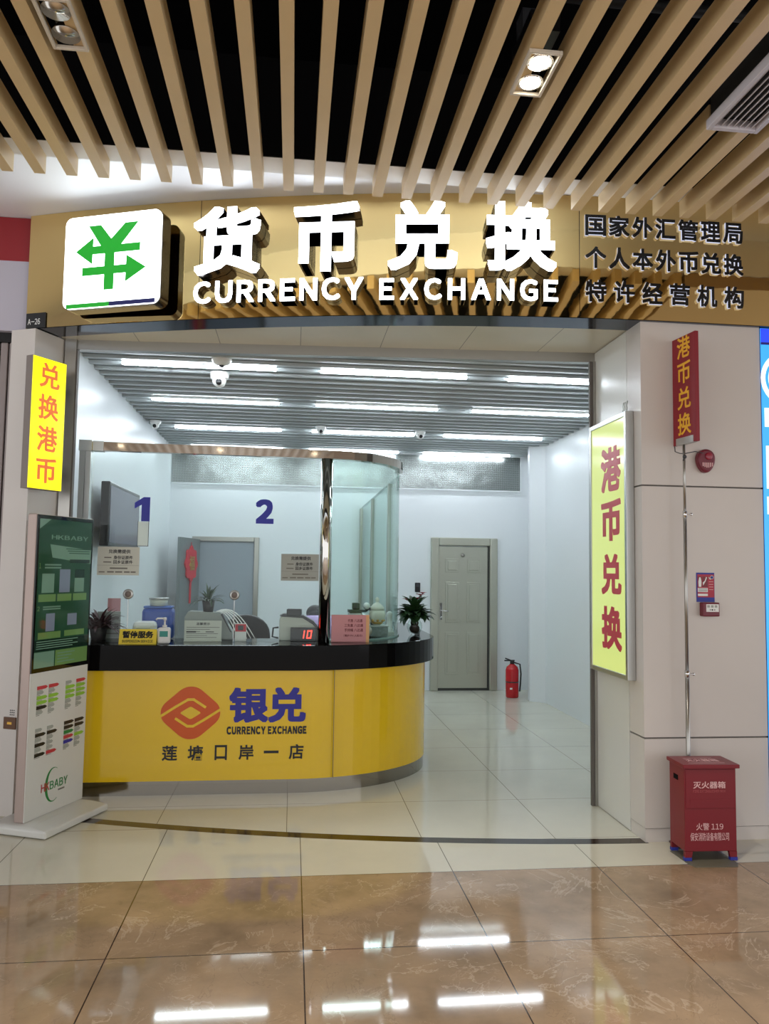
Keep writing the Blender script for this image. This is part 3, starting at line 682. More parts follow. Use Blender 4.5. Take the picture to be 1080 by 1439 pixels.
# sanitiser bottle
t = thing('sanitizer_bottle', 'white pump bottle of hand sanitiser beside the yellow card', 'bottle', (-.895, 5.76, CT))
b = MB(); b.box(-.94, -.853, 5.735, 5.785, CT, CT+.115, None, .014); b.build('bottle_body', M_WHITEP, t)
b = MB(); b.lathe([(.016, .112), (.016, .13), (.007, .132), (.007, .165), (.012, .166), (.012, .185)], (-.895, 5.76, CT)); b.tube([(-.895, 5.76, CT+.178), (-.945, 5.75, CT+.178), (-.955, 5.748, CT+.168)], .006); b.build('pump', M_WHITEP, t)
b = MB(); b.box(-.925, -.868, 5.733, 5.7355, CT+.05, CT+.09); b.build('label_patch', mat('teal_print', (60, 150, 140), .5), t)
# white card machine
t = thing('card_machine', 'white rounded machine behind the glass above the yellow card', 'machine', (-1.06, 5.98, CT))
MB().box(-1.15, -.985, 5.91, 6.02, CT, CT+.145, None, .03).build('body', M_WHITEP, t)
MB().box(-.99, -.955, 5.93, 6.0, CT, CT+.09, None, .02).build('side_handle', M_WHITEP, t)
MB().box(-1.12, -1.02, 5.905, 5.912, CT+.06, CT+.10).build('slot', M_PAPER, t)
# blue container with a clear box on its lid
t = thing('blue_container', 'translucent blue container standing behind the glass', 'container', (-1.0, 6.12, CT))
MB().box(-1.115, -.885, 6.06, 6.20, CT, CT+.235, None, .03).build('body', M_BLUEBAG, t)
MB().box(-1.105, -.895, 6.07, 6.19, CT+.232, CT+.25, None, .008).build('lid', mat('blue_lid', (70, 110, 190), .4), t)
t = thing('clear_tub', 'small clear tub resting on the blue container', 'tub', (-1.0, 6.12, CT+.2505))
MB().lathe([(.062, 0), (.068, .05), (.064, .052), (.058, .006)], (-1.0, 6.12, CT+.2505), mat('milky_plastic', (200, 208, 200), .3)).build('tub', None, t)
MB().lathe([(.072, .048), (.072, .06), (.0001, .062)], (-1.0, 6.12, CT+.2505), M_ALU).build('lid', None, t)
# left banknote machine with its notice, cables and plant
t = thing('banknote_counter', 'grey banknote machine with trailing white cables behind the paper notice', 'banknote machine', (-.62, 6.08, CT))
b = MB(frame((-.80, 6.02, CT), (1, 0, 0), (0, -1, 0))); b.poly([(0, 0), (.36, 0), (.36, .06), (.27, .205), (.03, .215), (0, .17)], -.16, .13); b.build('body', mat('machine_grey', (150, 156, 150), .4), t, bev=.008)
b = MB(frame((-.80, 6.02, CT), (1, 0, 0), (0, -1, 0))); b.poly([(.27, .19), (.345, .06), (.355, .06), (.28, .2)], -.165, .14); b.build('side_cover', M_DGREY, t)
b = MB()
for k in range(5):
    pts = []
    for i in range(9):
        u = i/8; pts.append((-.56+.17*u+.03*k*u, 5.985+.01*k, CT+.215+.03*math.sin(PI*u)*(1+.2*k)-.20*u**1.6))
    b.tube(pts, .0045, None, 6)
b.build('cable', M_WHITEP, t)
t = thing('paper_notice', 'pale framed paper notice standing before the grey banknote machine', 'notice', (-.65, 5.95, CT))
b = MB(front(-.648, 5.955, CT)); b.box(-.135, .135, 0, .152, 0, .005, M_PAPER); b.box(-.135, .135, 0, .006, -.03, .03, M_PAPER); b.build('card', None, t)
b = MB(front(-.648, 5.955, CT)); q = .005
b.text('温馨提示', -.05, .05, .118, .138, q, .001, M_INK, .015)
for z0, x1 in ((.10, .12), (.085, .05), (.068, -.02), (.054, .11), (.04, .03), (.026, .10)): b.box(-.12, x1, z0, z0+.004, q, q+.001, M_INKG)
b.box(.02, .08, .066, .072, q, q+.001, M_INK); b.box(-.12, -.05, .064, .074, q, q+.001, M_INK); b.build('lettering', None, t)
t = thing('potted_plant', 'spiky green plant in a dark pot on top of the grey banknote machine', 'plant', (-.63, 6.105, CT+.2055))
MB().lathe([(.036, 0), (.048, .085), (.042, .085), (.038, .07)], (-.63, 6.105, CT+.206), M_POT).build('pot', None, t)
foliage((-.63, 6.105, CT+.28), 40, .16, .016, (.3, 1.5), 1.3, M_LEAF, spread=.02).build('foliage', None, t)
t = thing('desk_card', 'small white card with a red top beside the grey banknote machine', 'card', (-.375, 5.99, CT))
b = MB(front(-.375, 5.99, CT)); b.box(-.042, .042, 0, .13, 0, .01, M_WHITEP); b.box(-.04, .04, .07, .125, .01, .012, M_KNOT); b.box(-.02, .02, .08, .115, .012, .013, M_BLACKP); b.build('card', None, t)
# right banknote counter and its red display
t = thing('banknote_counter', 'white and black banknote counter left of the mirrored pole', 'banknote machine', (.07, 6.08, CT))
b = MB(frame((-.09, 6.0, CT), (1, 0, 0), (0, -1, 0))); b.poly([(0, 0), (.33, 0), (.33, .045), (.25, .13), (.18, .175), (.02, .185), (0, .16)], -.17, .15); b.build('body', mat('machine_cream', (196, 200, 188), .4), t, bev=.006)
b = MB(frame((-.09, 6.0, CT), (1, 0, 0), (0, -1, 0))); b.poly([(.0, .186), (.03, .20), (.18, .19), (.26, .145), (.345, .045), (.33, .04), (.25, .125), (.175, .17), (.02, .18)], -.172, .156); b.build('black_cover', M_BLACKP, t, bev=.003)
b = MB(front(.02, 6.02, CT, -.1)); b.box(-.055, .055, .188, .24, -.05, .03, None, .006); b.build('hopper', M_BLACKP, t)
b = MB(); b.tube([(-.095, 6.02, CT+.10), (-.135, 6.02, CT+.095), (-.14, 6.02, CT+.03), (-.095, 6.02, CT+.02)], .007); b.build('side_handle', M_BLACKP, t)
t = thing('display_box', 'black counter display showing the red digits 10', 'display', (.09, 5.955, CT))
b = MB(front(.09, 5.965, CT)); b.box(-.095, .10, 0, .102, -.05, 0, None, .005); b.build('case', M_BLACKP, t)
b = MB(front(.09, 5.965, CT)); zz = .001
b.poly([(-.002, .022), (.006, .022), (.014, .082), (.006, .082)], zz, .002, M_REDLED)
for pg in ([(.024, .022), (.032, .022), (.040, .082), (.032, .082)], [(.052, .022), (.060, .022), (.068, .082), (.060, .082)], [(.026, .022), (.058, .022), (.057, .030), (.027, .030)], [(.034, .074), (.066, .074), (.067, .082), (.035, .082)]): b.poly(pg, zz, .002, M_REDLED)
b.build('digits', None, t)
# pink price card at the foot of the curved glass
t = thing('pink_price_card', 'pink card with dark lettering leaning on the curved glass', 'sign', (.435, 5.885, CT))
pf = front(.44, 5.893, CT, .03); b = MB(pf); b.box(-.142, .142, .0, .205, -.004, 0, M_PINK); b.box(.118, .142, 0, .205, 0, .0008, mat('tan_tape', (222, 172, 120), .6)); b.build('card', None, t)
b = MB(pf); mt_ = mat('dark_red_ink', (110, 30, 40), .5)
for i, (tx, xa, xb) in enumerate((('代售 八达通', -.02, .09), ('三免氯 八达通', -.045, .095), ('手持绳 八达通', -.045, .095), ('(需护 PH 人民币)', -.05, .09))): b.text(tx, xa, xb, .15-.035*i-.003*(i == 3), .174-.035*i-.009*(i == 3), .0, .001, mt_, .012)
b.build('lettering', None, t)
b = MB(pf); b.box(-.142, .142, 0, .006, -.035, 0); b.build('foot', M_PINK, t)
# ornaments behind the curved glass
jx, jy = .695, 6.40
t = thing('stone_box', 'grey carved box under the white lidded jar behind the curved glass', 'box', (jx, jy, CT))
MB().box(jx-.075, jx+.085, jy-.06, jy+.06, CT, CT+.085, None, .006).build('box_body', mat('grey_stone', (120, 128, 128), .5, vary=.3, bscale=60), t)
MB().box(jx-.08, jx+.09, jy-.065, jy+.065, CT+.085, CT+.094, None, .003).build('box_lid', M_ALU, t)
t = thing('lidded_jar', 'round white and gold lidded jar standing on the grey box', 'jar', (jx, jy, CT+.0945))
MB().lathe([(.03, 0), (.04, .012), (.062, .05), (.07, .085), (.062, .115), (.05, .122)], (jx, jy, CT+.0945), mat('porcelain', (226, 222, 208), .2), 32).build('jar_body', None, t)
MB().lathe([(.058, .12), (.056, .145), (.035, .17), (.012, .182), (.010, .19), (.018, .203), (.014, .218), (.004, .228)], (jx, jy, CT+.0945), mat('porcelain', (226, 222, 208), .2), 32).build('jar_lid', None, t)
b = MB(); b.lathe([(.041, .010), (.046, .018), (.052, .028), (.045, .03)], (jx, jy, CT+.0945))
for i in range(8): b.ball((jx+.055*math.cos(i*PI/4), jy+.055*math.sin(i*PI/4), CT+.0945+.04), .012)
b.build('gold_rim', M_GOLDP, t)
t = thing('figurine', 'slim white figurine at the right edge inside the curved glass', 'figurine', (.815, 6.55, CT))
MB().lathe([(.035, 0), (.035, .05), (.026, .06), (.022, .14), (.028, .16), (.024, .185), (.008, .2)], (.815, 6.55, CT), M_WHITEP).build('figure', None, t)
MB().box(.775, .855, 6.51, 6.59, CT-.0003, CT+.03).build('plinth', M_PAPER, t)
t = thing('figurine', 'pale pink round figurine left of the white lidded jar', 'figurine', (.60, 6.34, CT))
b = MB(); b.ball((.60, 6.34, CT+.05), .05); b.ball((.60, 6.34, CT+.125), .036); b.build('figure', mat('pale_pink', (214, 190, 180), .4), t)
MB().lathe([(.045, 0), (.045, .014)], (.60, 6.34, CT), M_DGREY).build('plinth', None, t)
t = thing('desk_device', 'dark green and silver device on stalks behind the pink card', 'device', (.55, 6.40, CT))
MB().box(.46, .57, 6.37, 6.45, CT, CT+.20, None, .01).build('silver_body', M_ALU, t)
b = MB(); b.box(.455, .60, 6.35, 6.45, CT+.20, CT+.22); b.box(.49, .55, 6.37, 6.44, CT+.22, CT+.275, None, .008); b.build('green_top', mat('dark_green', (30, 50, 44), .4), t)
b = MB(); b.tube([(.60, 6.40, CT+.21), (.64, 6.42, CT+.235), (.66, 6.44, CT+.16), (.66, 6.44, CT)], .012); b.build('arm', M_DGREY, t)
b = MB(); b.ball((.605, 6.38, CT+.25), .028); b.build('white_head', M_WHITEP, t)
# flower in a glass bowl at the right end
vx, vy = 1.04, 6.62
t = thing('vase_plant', 'dark green plant with red blooms in a glass bowl at the counter end', 'plant', (vx, vy, CT))
MB().lathe([(.032, 0), (.05, .02), (.066, .06), (.06, .1), (.042, .13), (.046, .14), (.043, .14), (.039, .128), (.057, .1), (.062, .06), (.046, .024), (.0001, .006)], (vx, vy, CT), M_GLASS, 32).build('bowl', None, t)
b = MB(); b.ball((vx, vy, CT+.05), .045, None, 16, (1, 1, .85))
for i in range(10): a = i*.63; b.tube([(vx+.02*math.cos(a), vy+.02*math.sin(a), CT+.04), (vx+.03*math.cos(a+.4), vy+.03*math.sin(a+.4), CT+.10), (vx+.02*math.cos(a), vy+.02*math.sin(a), CT+.18)], .005, None, 6)
b.build('roots', mat('root_brown', (50, 36, 28), .7), t)
b = foliage((vx, vy, CT+.16), 90, .15, .065, (-.1, 1.4), 1.2, M_LEAF, spread=.04)
for i in range(7): a = i*.9; leaf(b, (vx+.02*math.cos(a), vy+.02*math.sin(a), CT+.22), a, 1.1, .15, .05, .7, M_LEAF)
b.build('foliage', None, t)
for i, (dx, dz, a) in enumerate(((.02, .30, .2), (.045, .33, 2.8), (-.07, .29, 1.4), (.065, .345, .5))):
    b = MB(); b.tube([(vx, vy, CT+.15), (vx+dx*.7, vy, CT+.15+dz*.5), (vx+dx, vy-.01, CT+dz)], .003, M_LEAF, 6)
    for k in range(4): leaf(b, (vx+dx, vy-.01, CT+dz), a+k*1.57, .5, .045, .03, .6, M_FLOWER, 4)
    b.build('bloom', None, t)

# ------------------------------------------------------------------ staff side: chair and person
def chair(x, y, label):
    t = thing('office_chair', label, 'chair', (x, y, 0))
    MB().box(x-.24, x+.24, y-.24, y+.24, .44, .52, None, .03).build('seat', M_BLACKP, t)
    pts = [(-.21, .58), (-.24, .72), (-.225, .98)]+[(.225*-math.cos(a*PI/12), .98+.18*math.sin(a*PI/12)) for a in range(1, 12)]+[(.225, .98), (.24, .72), (.21, .58)]
    MB(front(x, y+.27, 0)).poly(pts, -.03, .07).build('backrest', M_BLACKP, t, bev=.02)
    b = MB(); b.tube([(x, y+.1, .45), (x, y+.33, .5), (x, y+.31, .66)], .018); b.build('back_support', M_DGREY, t)
    MB().lathe([(.03, .08), (.03, .45)], (x, y, 0), M_CHROME).build('column', None, t)
    for i in range(5):
        a = i*2*PI/5+.3; b = MB(); b.tube([(x, y, .10), (x+.27*math.cos(a), y+.27*math.sin(a), .065)], [.022, .014]); g = b.build('leg', M_BLACKP, t)
        MB().ball((x+.27*math.cos(a), y+.27*math.sin(a), .03), .03).build('caster', M_BLACKP, g)
chair(-.42, 7.15, 'empty black office chair with a rounded back behind the counter')
sx_, sy_ = .245, 7.62
t = thing('stool', 'black round stool the person in the lilac shirt sits on', 'stool', (sx_, sy_, 0))
MB().lathe([(.16, .42), (.18, .44), (.18, .475), (.16, .49)], (sx_, sy_, 0), M_BLACKP).build('seat', None, t)
MB().lathe([(.025, .06), (.025, .42)], (sx_, sy_, 0), M_CHROME).build('column', None, t)
MB().lathe([(.20, .001), (.20, .02), (.03, .06)], (sx_, sy_, 0), M_CHROME).build('base', None, t)
def skinned(name, joints, edges, m, parent=None, sub=2):
    me = bpy.data.meshes.new(name); me.from_pydata([j[:3] for j in joints], edges, []); o = bpy.data.objects.new(name, me); C.objects.link(o)
    s = o.modifiers.new('skin', 'SKIN'); me.skin_vertices.new() if not me.skin_vertices else None
    for i, j in enumerate(joints):
        r = j[3]; me.skin_vertices[0].data[i].radius = (r, r) if isinstance(r, (int, float)) else r
    me.skin_vertices[0].data[0].use_root = True
    u = o.modifiers.new('sub', 'SUBSURF'); u.levels = sub; u.render_levels = sub
    bpy.context.view_layer.update(); dg = bpy.context.evaluated_depsgraph_get(); me2 = bpy.data.meshes.new_from_object(o.evaluated_get(dg))
    vs = [v.co.copy() for v in me2.vertices]; fs = [tuple(p.vertices) for p in me2.polygons]; bpy.data.objects.remove(o)
    return MB().raw(vs, fs, m, True)
px_, py_ = .245, 7.62
pt = thing('person', 'seated person seen from behind with black hair and a lilac shirt behind the mirrored pole', 'person', (px_, py_, 0))
J = [(px_, py_-.02, .575, .13), (px_, py_-.02, .74, .125), (px_, py_+.01, .93, .145), (px_, py_+.05, 1.02, .09), (px_, py_+.12, 1.06, .052), (px_-.01, py_+.18, 1.085, .070), (px_-.012, py_+.21, 1.13, .078), (px_-.012, py_+.19, 1.165, .06),
     (px_-.15, py_+.03, 1.07, .062), (px_-.22, py_+.08, .80, .045), (px_-.17, py_+.28, .70, .034), (px_-.15, py_+.35, .70, .03),
     (px_+.15, py_+.03, 1.07, .062), (px_+.22, py_+.08, .80, .045), (px_+.17, py_+.28, .70, .034), (px_+.15, py_+.35, .70, .03),
     (px_-.10, py_+.02, .60, .095), (px_-.12, py_+.42, .58, .07), (px_-.12, py_+.44, .30, .052), (px_-.12, py_+.42, .09, .04), (px_-.12, py_+.54, .045, .035),
     (px_+.10, py_+.02, .60, .095), (px_+.12, py_+.42, .58, .07), (px_+.12, py_+.44, .30, .052), (px_+.12, py_+.42, .09, .04), (px_+.12, py_+.54, .045, .035)]
Eg = [(0, 1), (1, 2), (2, 3), (3, 4), (4, 5), (5, 6), (6, 7), (3, 8), (8, 9), (9, 10), (10, 11), (3, 12), (12, 13), (13, 14), (14, 15), (0, 16), (16, 17), (17, 18), (18, 19), (19, 20), (0, 21), (21, 22), (22, 23), (23, 24), (24, 25)]
for sg in (-1, 1):      # five fingers on each hand
    w0 = 11 if sg < 0 else 15; hx, hy, hz = px_+sg*.15, py_+.35, .70
    for k, (dx, ln, ty) in enumerate(((-.024, .055, 0), (-.008, .064, 0), (.008, .06, 0), (.022, .048, 0), (-sg*.03, .04, 1))):
        i0 = len(J); J.append((hx+dx*(1.0 if not ty else 1.0), hy+.03-(.02 if ty else 0), hz-.006, .010)); J.append((hx+dx*1.15, hy+.03+ln*.6-(.02 if ty else 0), hz-.012, .009)); J.append((hx+dx*1.1, hy+.03+ln, hz-.026, .008))
        Eg += [(w0, i0), (i0, i0+1), (i0+1, i0+2)]
body = skinned('body', J, Eg, M_SKIN)
body.ball((px_-.012, py_+.29, 1.075), .014, M_SKIN)      # nose
for sg in (-1, 1):
    body.ball((px_-.012+sg*.078, py_+.20, 1.10), .018, M_SKIN, 12, (.5, .8, 1.3)); body.ball((px_-.012+sg*.03, py_+.283, 1.10), .009, M_BLACKP)
body.box(px_-.034, px_+.012, py_+.254, py_+.262, 1.046, 1.053, mat('lips', (170, 90, 84), .5), .002)
body.build('body', None, pt)
sh = skinned('shirt', [(px_, py_-.02, .60, .142), (px_, py_-.02, .74, .140), (px_, py_+.01, .93, .158), (px_, py_+.02, 1.06, .104), (px_, py_+.07, 1.09, .066), (px_-.15, py_+.03, 1.07, .076), (px_-.22, py_+.08, .80, .06), (px_+.15, py_+.03, 1.07, .076), (px_+.22, py_+.08, .80, .06)], [(0, 1), (1, 2), (2, 3), (3, 4), (3, 5), (5, 6), (3, 7), (7, 8)], M_LILAC)
sh.build('shirt', None, pt)
h = MB(); h.ball((px_-.012, py_+.19, 1.155), .09, M_HAIR, 20, (1, 1.05, .9)); h.ball((px_-.012, py_+.14, 1.115), .082, M_HAIR, 20, (1, .85, 1)); h.build('hair', None, pt)
b = MB()
for sg in (-1, 1): b.tube([(px_+sg*.10, py_-.0, .60), (px_+sg*.12, py_+.43, .585), (px_+sg*.12, py_+.445, .30), (px_+sg*.12, py_+.43, .12)], [.115, .085, .066, .058], None, 16)
b.ball((px_, py_-.03, .60), .15, None, 20, (1.2, .9, .6)); b.build('trousers', M_BLACKP, pt)
b = MB()
for sg in (-1, 1): b.box(px_+sg*.12-.045, px_+sg*.12+.045, py_+.38, py_+.60, .002, .085, None, .03)
b.build('shoes', M_DGREY, pt)

# ------------------------------------------------------------------ illuminated sign on the gold fascia
def fascia_frame(x, z): a = arc_ang(x); return front(x, arc(x), z, a)
def letter(ch, x0, x1, z0, z1, depth, label, group, mf, ms, bold, gap=.004):
    xc = (x0+x1)/2; k = math.cos(arc_ang(xc)); w2 = (x1-x0)/2/k
    b = MB(fascia_frame(xc, 0)); b.text(ch, -w2, w2, z0, z1, gap, depth, mf, bold, ms)
    o = b.build('sign_letter', None); return tag(o, label, 'sign letter', group)
for ch, x0, x1 in (('货', -.635, -.215), ('币', -.02, .378), ('兑', .545, .962), ('换', 1.125, 1.552)):
    letter(ch, x0, x1, 3.398, 3.834, .10, 'large lit white character %s on the gold fascia' % ch, 'large lit characters', M_LETTER, M_LETSIDE, .034)
def word(wd, x0, x1, z0, z1):
    ws = []
    for ch in wd:
        vs, _ = text_mesh(ch, .032, .05); lo = min(v.x for v in vs); hi = max(v.x for v in vs); hh = max(v.y for v in vs)-min(v.y for v in vs); ws.append((hi-lo)/hh*(z1-z0)*.94)
    g = ((x1-x0)-sum(ws))/(len(wd)-1); x = x0; seen = {}
    for ch, ww in zip(wd, ws):
        seen[ch] = seen.get(ch, 0)+1; many = wd.count(ch) > 1; pos = ('first', 'second', 'third')[seen[ch]-1] if many else 'only'
        letter(ch, x, x+ww, z0, z1, .045, 'lit white letter %s, the %s one in the word %s on the fascia' % (ch, pos, wd), 'lit latin letters', M_LETTER, M_LETSIDE, .032); x += ww+g
word('CURRENCY', -.645, .400, 3.238, 3.38); word('EXCHANGE', .497, 1.573, 3.236, 3.37)
for line, z0, z1, rn in (('国家外汇管理局', 3.672, 3.806, 'top'), ('个人本外币兑换', 3.466, 3.604, 'middle'), ('特许经营机构', 3.254, 3.394, 'bottom')):
    n = len(line); w_ = .132; st = (2.775-1.751-w_)/(n-1)
    for i, ch in enumerate(line): letter(ch, 1.751+i*st, 1.751+i*st+w_, z0, z1, .014, 'black character %s with pale edges in the %s row at the right of the fascia' % (ch, rn), 'black fascia characters', M_BLKLET, M_LEDGE, .03)

# square logo box
la = math.radians(-21); lf_ = front(-1.172, 4.965, 3.21, la); LW, LH = .69, .605
t = thing('logo_lightbox', 'square white lightbox with a green arrow emblem at the left of the fascia', 'lightbox', (-1.172, 4.965, 3.21))
def rrect(x0, x1, y0, y1, r, n=6):
    out = []
    for cx, cy, a0 in ((x1-r, y1-r, 0), (x0+r, y1-r, 90), (x0+r, y0+r, 180), (x1-r, y0+r, 270)):
        for i in range(n+1): a = math.radians(a0+90*i/n); out.append((cx+r*math.cos(a), cy+r*math.sin(a)))
    return out
b = MB(lf_); b.poly(rrect(-LW/2, LW/2, 0, LH, .05), -.10, .095, M_LETSIDE); b.build('box_side', None, t)
b = MB(lf_); b.poly(rrect(-LW/2+.004, LW/2-.004, .004, LH-.004, .048), -.005, .012); b.build('white_face', M_BOXWHITE, t)
g = lambda u, v: ((u-.5)*LW, v*LH)
b = MB(lf_); z = .0072; dp = .002
for i, pg in enumerate(([(.25, .885), (.38, .885), (.54, .66), (.42, .60)], [(.63, .885), (.765, .885), (.55, .60), (.43, .66)], [(.43, .185), (.53, .185), (.53, .66), (.43, .66)], [(.26, .575), (.79, .575), (.79, .66), (.26, .66)], [(.125, .615), (.30, .47), (.306, .755)], [(.2, .35), (.70, .35), (.70, .438), (.2, .438)], [(.855, .393), (.65, .255), (.655, .54)])):
    b.poly([g(*p) for p in pg], z, dp+.0002*i)
b.build('green_emblem', M_BOXGREEN, t)
b = MB(lf_); b.box(-LW/2+.03, -.005, .006, .034, z, z+.002, M_BOXGREEN); b.box(-.005, LW/2-.03, .006, .034, z, z+.002, M_BOXNAVY); b.build('bottom_stripe', None, t)
# unit number plate
pf = fascia_frame(-1.727, 3.158); t = thing('number_plate', 'black plate reading A-26 at the lower left corner of the fascia', 'number plate', (-1.727, arc(-1.727), 3.158))
MB(pf).box(-.072, .078, .0, .10, .003, .008).build('plate', M_BLACKP, t)
b = MB(pf); b.text('A-26', -.058, .036, .022, .062, .008, .001, M_WHITEP, .01); b.build('lettering', None, t)

# ------------------------------------------------------------------ yellow lightbox on the left reveal
yf = frame((-1.678, 5.15, 2.078), (.53, .848, 0), (.848, -.53, 0))
t = thing('yellow_lightbox', 'narrow yellow lightbox with orange characters on the left pillar', 'lightbox', (-1.678, 5.15, 2.078))
MB(yf).box(0, .266, 0, .858, -.062, -.003).build('box_side', M_GREYBOX, t)
fc = MB(yf).box(.002, .264, .003, .855, -.004, .004).build('yellow_face', M_YLIT, t)
b = MB(yf)
for i, ch in enumerate('兑换港币'): zc = .745-i*.207; b.text(ch, .053, .213, zc-.082, zc+.082, .004, .0015, M_ORLIT, .02)
b.build('characters', None, t)
b = MB(yf)
for zz in (.12, .70): b.box(.06, .20, zz, zz+.04, -.108, -.062)
b.build('wall_bracket', M_DGREY, t)
# pale yellow lightbox on the right reveal
rf = frame((2.056, 5.262, .932), (0, -1, 0), (-1, 0, 0))
t = thing('tall_lightbox', 'tall pale yellow lightbox with maroon characters inside an aluminium frame', 'lightbox', (2.056, 5.0, .932))
b = MB(rf); Wd, Hd = .612, 1.68
for a in ((0, .032, 0, Hd), (Wd-.032, Wd, 0, Hd), (.032, Wd-.032, 0, .032), (.032, Wd-.032, Hd-.032, Hd)): b.box(*a, -.054, 0)
b.build('frame', M_ALU, t, bev=.004)
MB(rf).box(.03, Wd-.03, .03, Hd-.03, -.05, -.008).build('lit_panel', M_GYLIT, t)
b = MB(rf)
for ch, za, zb in (('港', 2.125, 2.42), ('币', 1.80, 2.07), ('兑', 1.45, 1.715), ('换', 1.095, 1.375)): b.text(ch, .195, .515, za-.932, zb-.932, -.008, .002, M_MAROON, .035)
b.build('characters', None, t)
b = MB(rf)
for u in (.50, .56, .53): b.tube([(u, Hd, -.03), (u+.01, Hd+.03, -.03), (u+.025, Hd+.04, -.02), (u+.02, Hd+.07, -.03)], .003, None, 6)
b.build('top_wire', M_ALU, t)

# ------------------------------------------------------------------ standing kiosk
kf = frame((-1.551, 4.973, 0), (.378, .926, 0), (.926, -.378, 0)); KW, KH = .55, 1.905
t = thing('advertising_kiosk', 'white standing advertising kiosk with a dark green screen by the left pillar', 'kiosk', (-1.45, 5.2, 0))
b = MB(kf); bp_ = [(-.057, .0), (.545, .0), (.545, .03), (.545, .03)]
x0, x1, n0, n1 = -.057, .545, -.22, .20
b.raw([(x0, 0.004, n0), (x1, .004, n0), (x1, .004, n1), (x0, .004, n1), (x0, .045, n0), (x1, .045, n0), (x1, .045, n1), (x0, .045, n1), (x0+.02, .0585, n0+.02), (x1-.01, .0585, n0+.02), (x1-.01, .0585, n1-.12), (x0+.02, .0585, n1-.12)],
      [(0, 1, 2, 3), (0, 1, 5, 4), (1, 2, 6, 5), (2, 3, 7, 6), (3, 0, 4, 7), (4, 5, 9, 8), (5, 6, 10, 9), (6, 7, 11, 10), (7, 4, 8, 11), (8, 9, 10, 11)], M_KIOSK)
b.build('base', None, t, bev=.012)
MB(kf).box(0, KW, .058, KH, -.07, -.006, None, .006).build('back_shell', M_KSIDE, t)
bd = MB(kf).box(.004, KW-.004, .06, .935, -.006, .0).build('front_panel', M_KIOSK, t)
sc_ = MB(kf).box(.004, KW-.004, .935, KH-.004, -.006, .0015, None, .002).build('screen', mat('screen_bezel', (10, 14, 12), .06), t)
u0, u1, v0, v1 = .022, KW-.022, .962, KH-.028; U = lambda u: u0+(u1-u0)*u; V = lambda v: v0+(v1-v0)*v
b = MB(kf); b.box(U(0), U(1), V(0), V(1), .0015, .0022, M_SCRGREEN)
lay = [0]
def pan(ua, ub, va, vb, m): lay[0] += 1; b.box(U(ua), U(ub), V(va), V(vb), .0022, .0026+.00001*lay[0], m)
b.poly([(U(0), V(.93)), (U(.2), V(1)), (U(0), V(1))], .0022, .0004, M_SCRLIGHT)
b.poly([(U(.25), V(.74)), (U(1), V(.70)), (U(1), V(.80)), (U(.2), V(.83))], .0022, .0004, M_SCRLIGHT)
pan(.58, .98, .705, .73, M_SCRDARK)
pan(0, 1, .11, .185, M_SCRDARK); pan(.38, 1, .0, .105, M_SCRLIME); pan(0, .36, 0, .105, M_SCRLIGHT)
pan(.08, .30, .50, .63, M_SCRLIGHT); pan(.40, .60, .50, .66, M_SCRGREY); pan(.69, .88, .50, .60, M_BSWHITE if False else M_SCRLIGHT); pan(.69, .88, .60, .66, M_SCRDARK)
for ua, ub in ((.03, .34), (.37, .64), (.67, .94)): pan(ua, ub, .44, .49, M_SCRLIME)
pan(.18, .34, .24, .36, M_SCRGREY); pan(.58, .76, .27, .35, M_SCRGREY); pan(.05, .46, .19, .235, M_SCRLIME); pan(.53, .92, .195, .235, M_SCRLIME)
for va in (.665, .645): pan(.12, .42, va+.02, va+.03, M_SCRLIGHT)
for va in (.385, .40): pan(.12, .44, va, va+.009, M_SCRLIGHT)
for k, va in enumerate((.17, .155, .14, .125)): pan(.03, .80-.1*(k % 2), va, va+.006, M_SCRLIGHT)
for k, va in enumerate((.08, .06, .04, .02)): pan(.42, .75-.06*(k % 3), va, va+.007, M_SCRLIGHT)
for k, va in enumerate((.80, .785, .77)): pan(.5+.03*k, .97, va, va+.006, M_SCRGREEN)
b.build('screen_layout', None, sc_)
b = MB(kf); b.text('HKBABY', U(.22), U(.93), V(.865), V(.895), .0023, .0008, M_SCRLIGHT, .015); b.text('1', U(.02), U(.05), V(.665), V(.70), .0023, .0008, M_SCRLIME, .01); b.text('2', U(.02), U(.06), V(.38), V(.41), .0023, .0008, M_SCRLIME, .01); b.build('screen_lettering', None, sc_)
R_, G_, K_, W2 = M_REDPR, M_LIMEPR, M_BLACKP, M_PAPERG
def chip(u, z, m, small=False):
    x = u*KW; wch = .096 if not small else .06; hz = .022
    b.poly([(x, z), (x+wch*.8, z+.002), (x+wch, z+hz*.55), (x+wch*.8, z+hz), (x, z+hz)], 0, .0015, m)
    b.box(x, x+wch*.5, z-.006, z-.003, 0, .001, M_INKG)
for u_, ztop, colsA in ((.12, .83, ((R_, W2, G_, G_, K_, W2), (R_, W2, G_, G_, W2, W2))), (.60, .83, ((W2, G_, G_, G_, W2, W2), (R_, G_, G_, G_, W2, W2))), (.12, .575, ((W2, K_, W2, K_, W2, K_), (W2, K_, W2, W2, W2, R_))), (.60, .575, ((K_, K_, M_GREENPR, R_, M_NAVY, W2), (K_, K_, W2, G_, W2, W2)))):
    b = MB(kf)
    for ci, cl in enumerate(colsA):
        for ri, mm in enumerate(cl): chip(u_+.19*ci, ztop-ri*.03, mm, mm is W2)
    b.build('cable_chart', None, bd)
b = MB(kf)
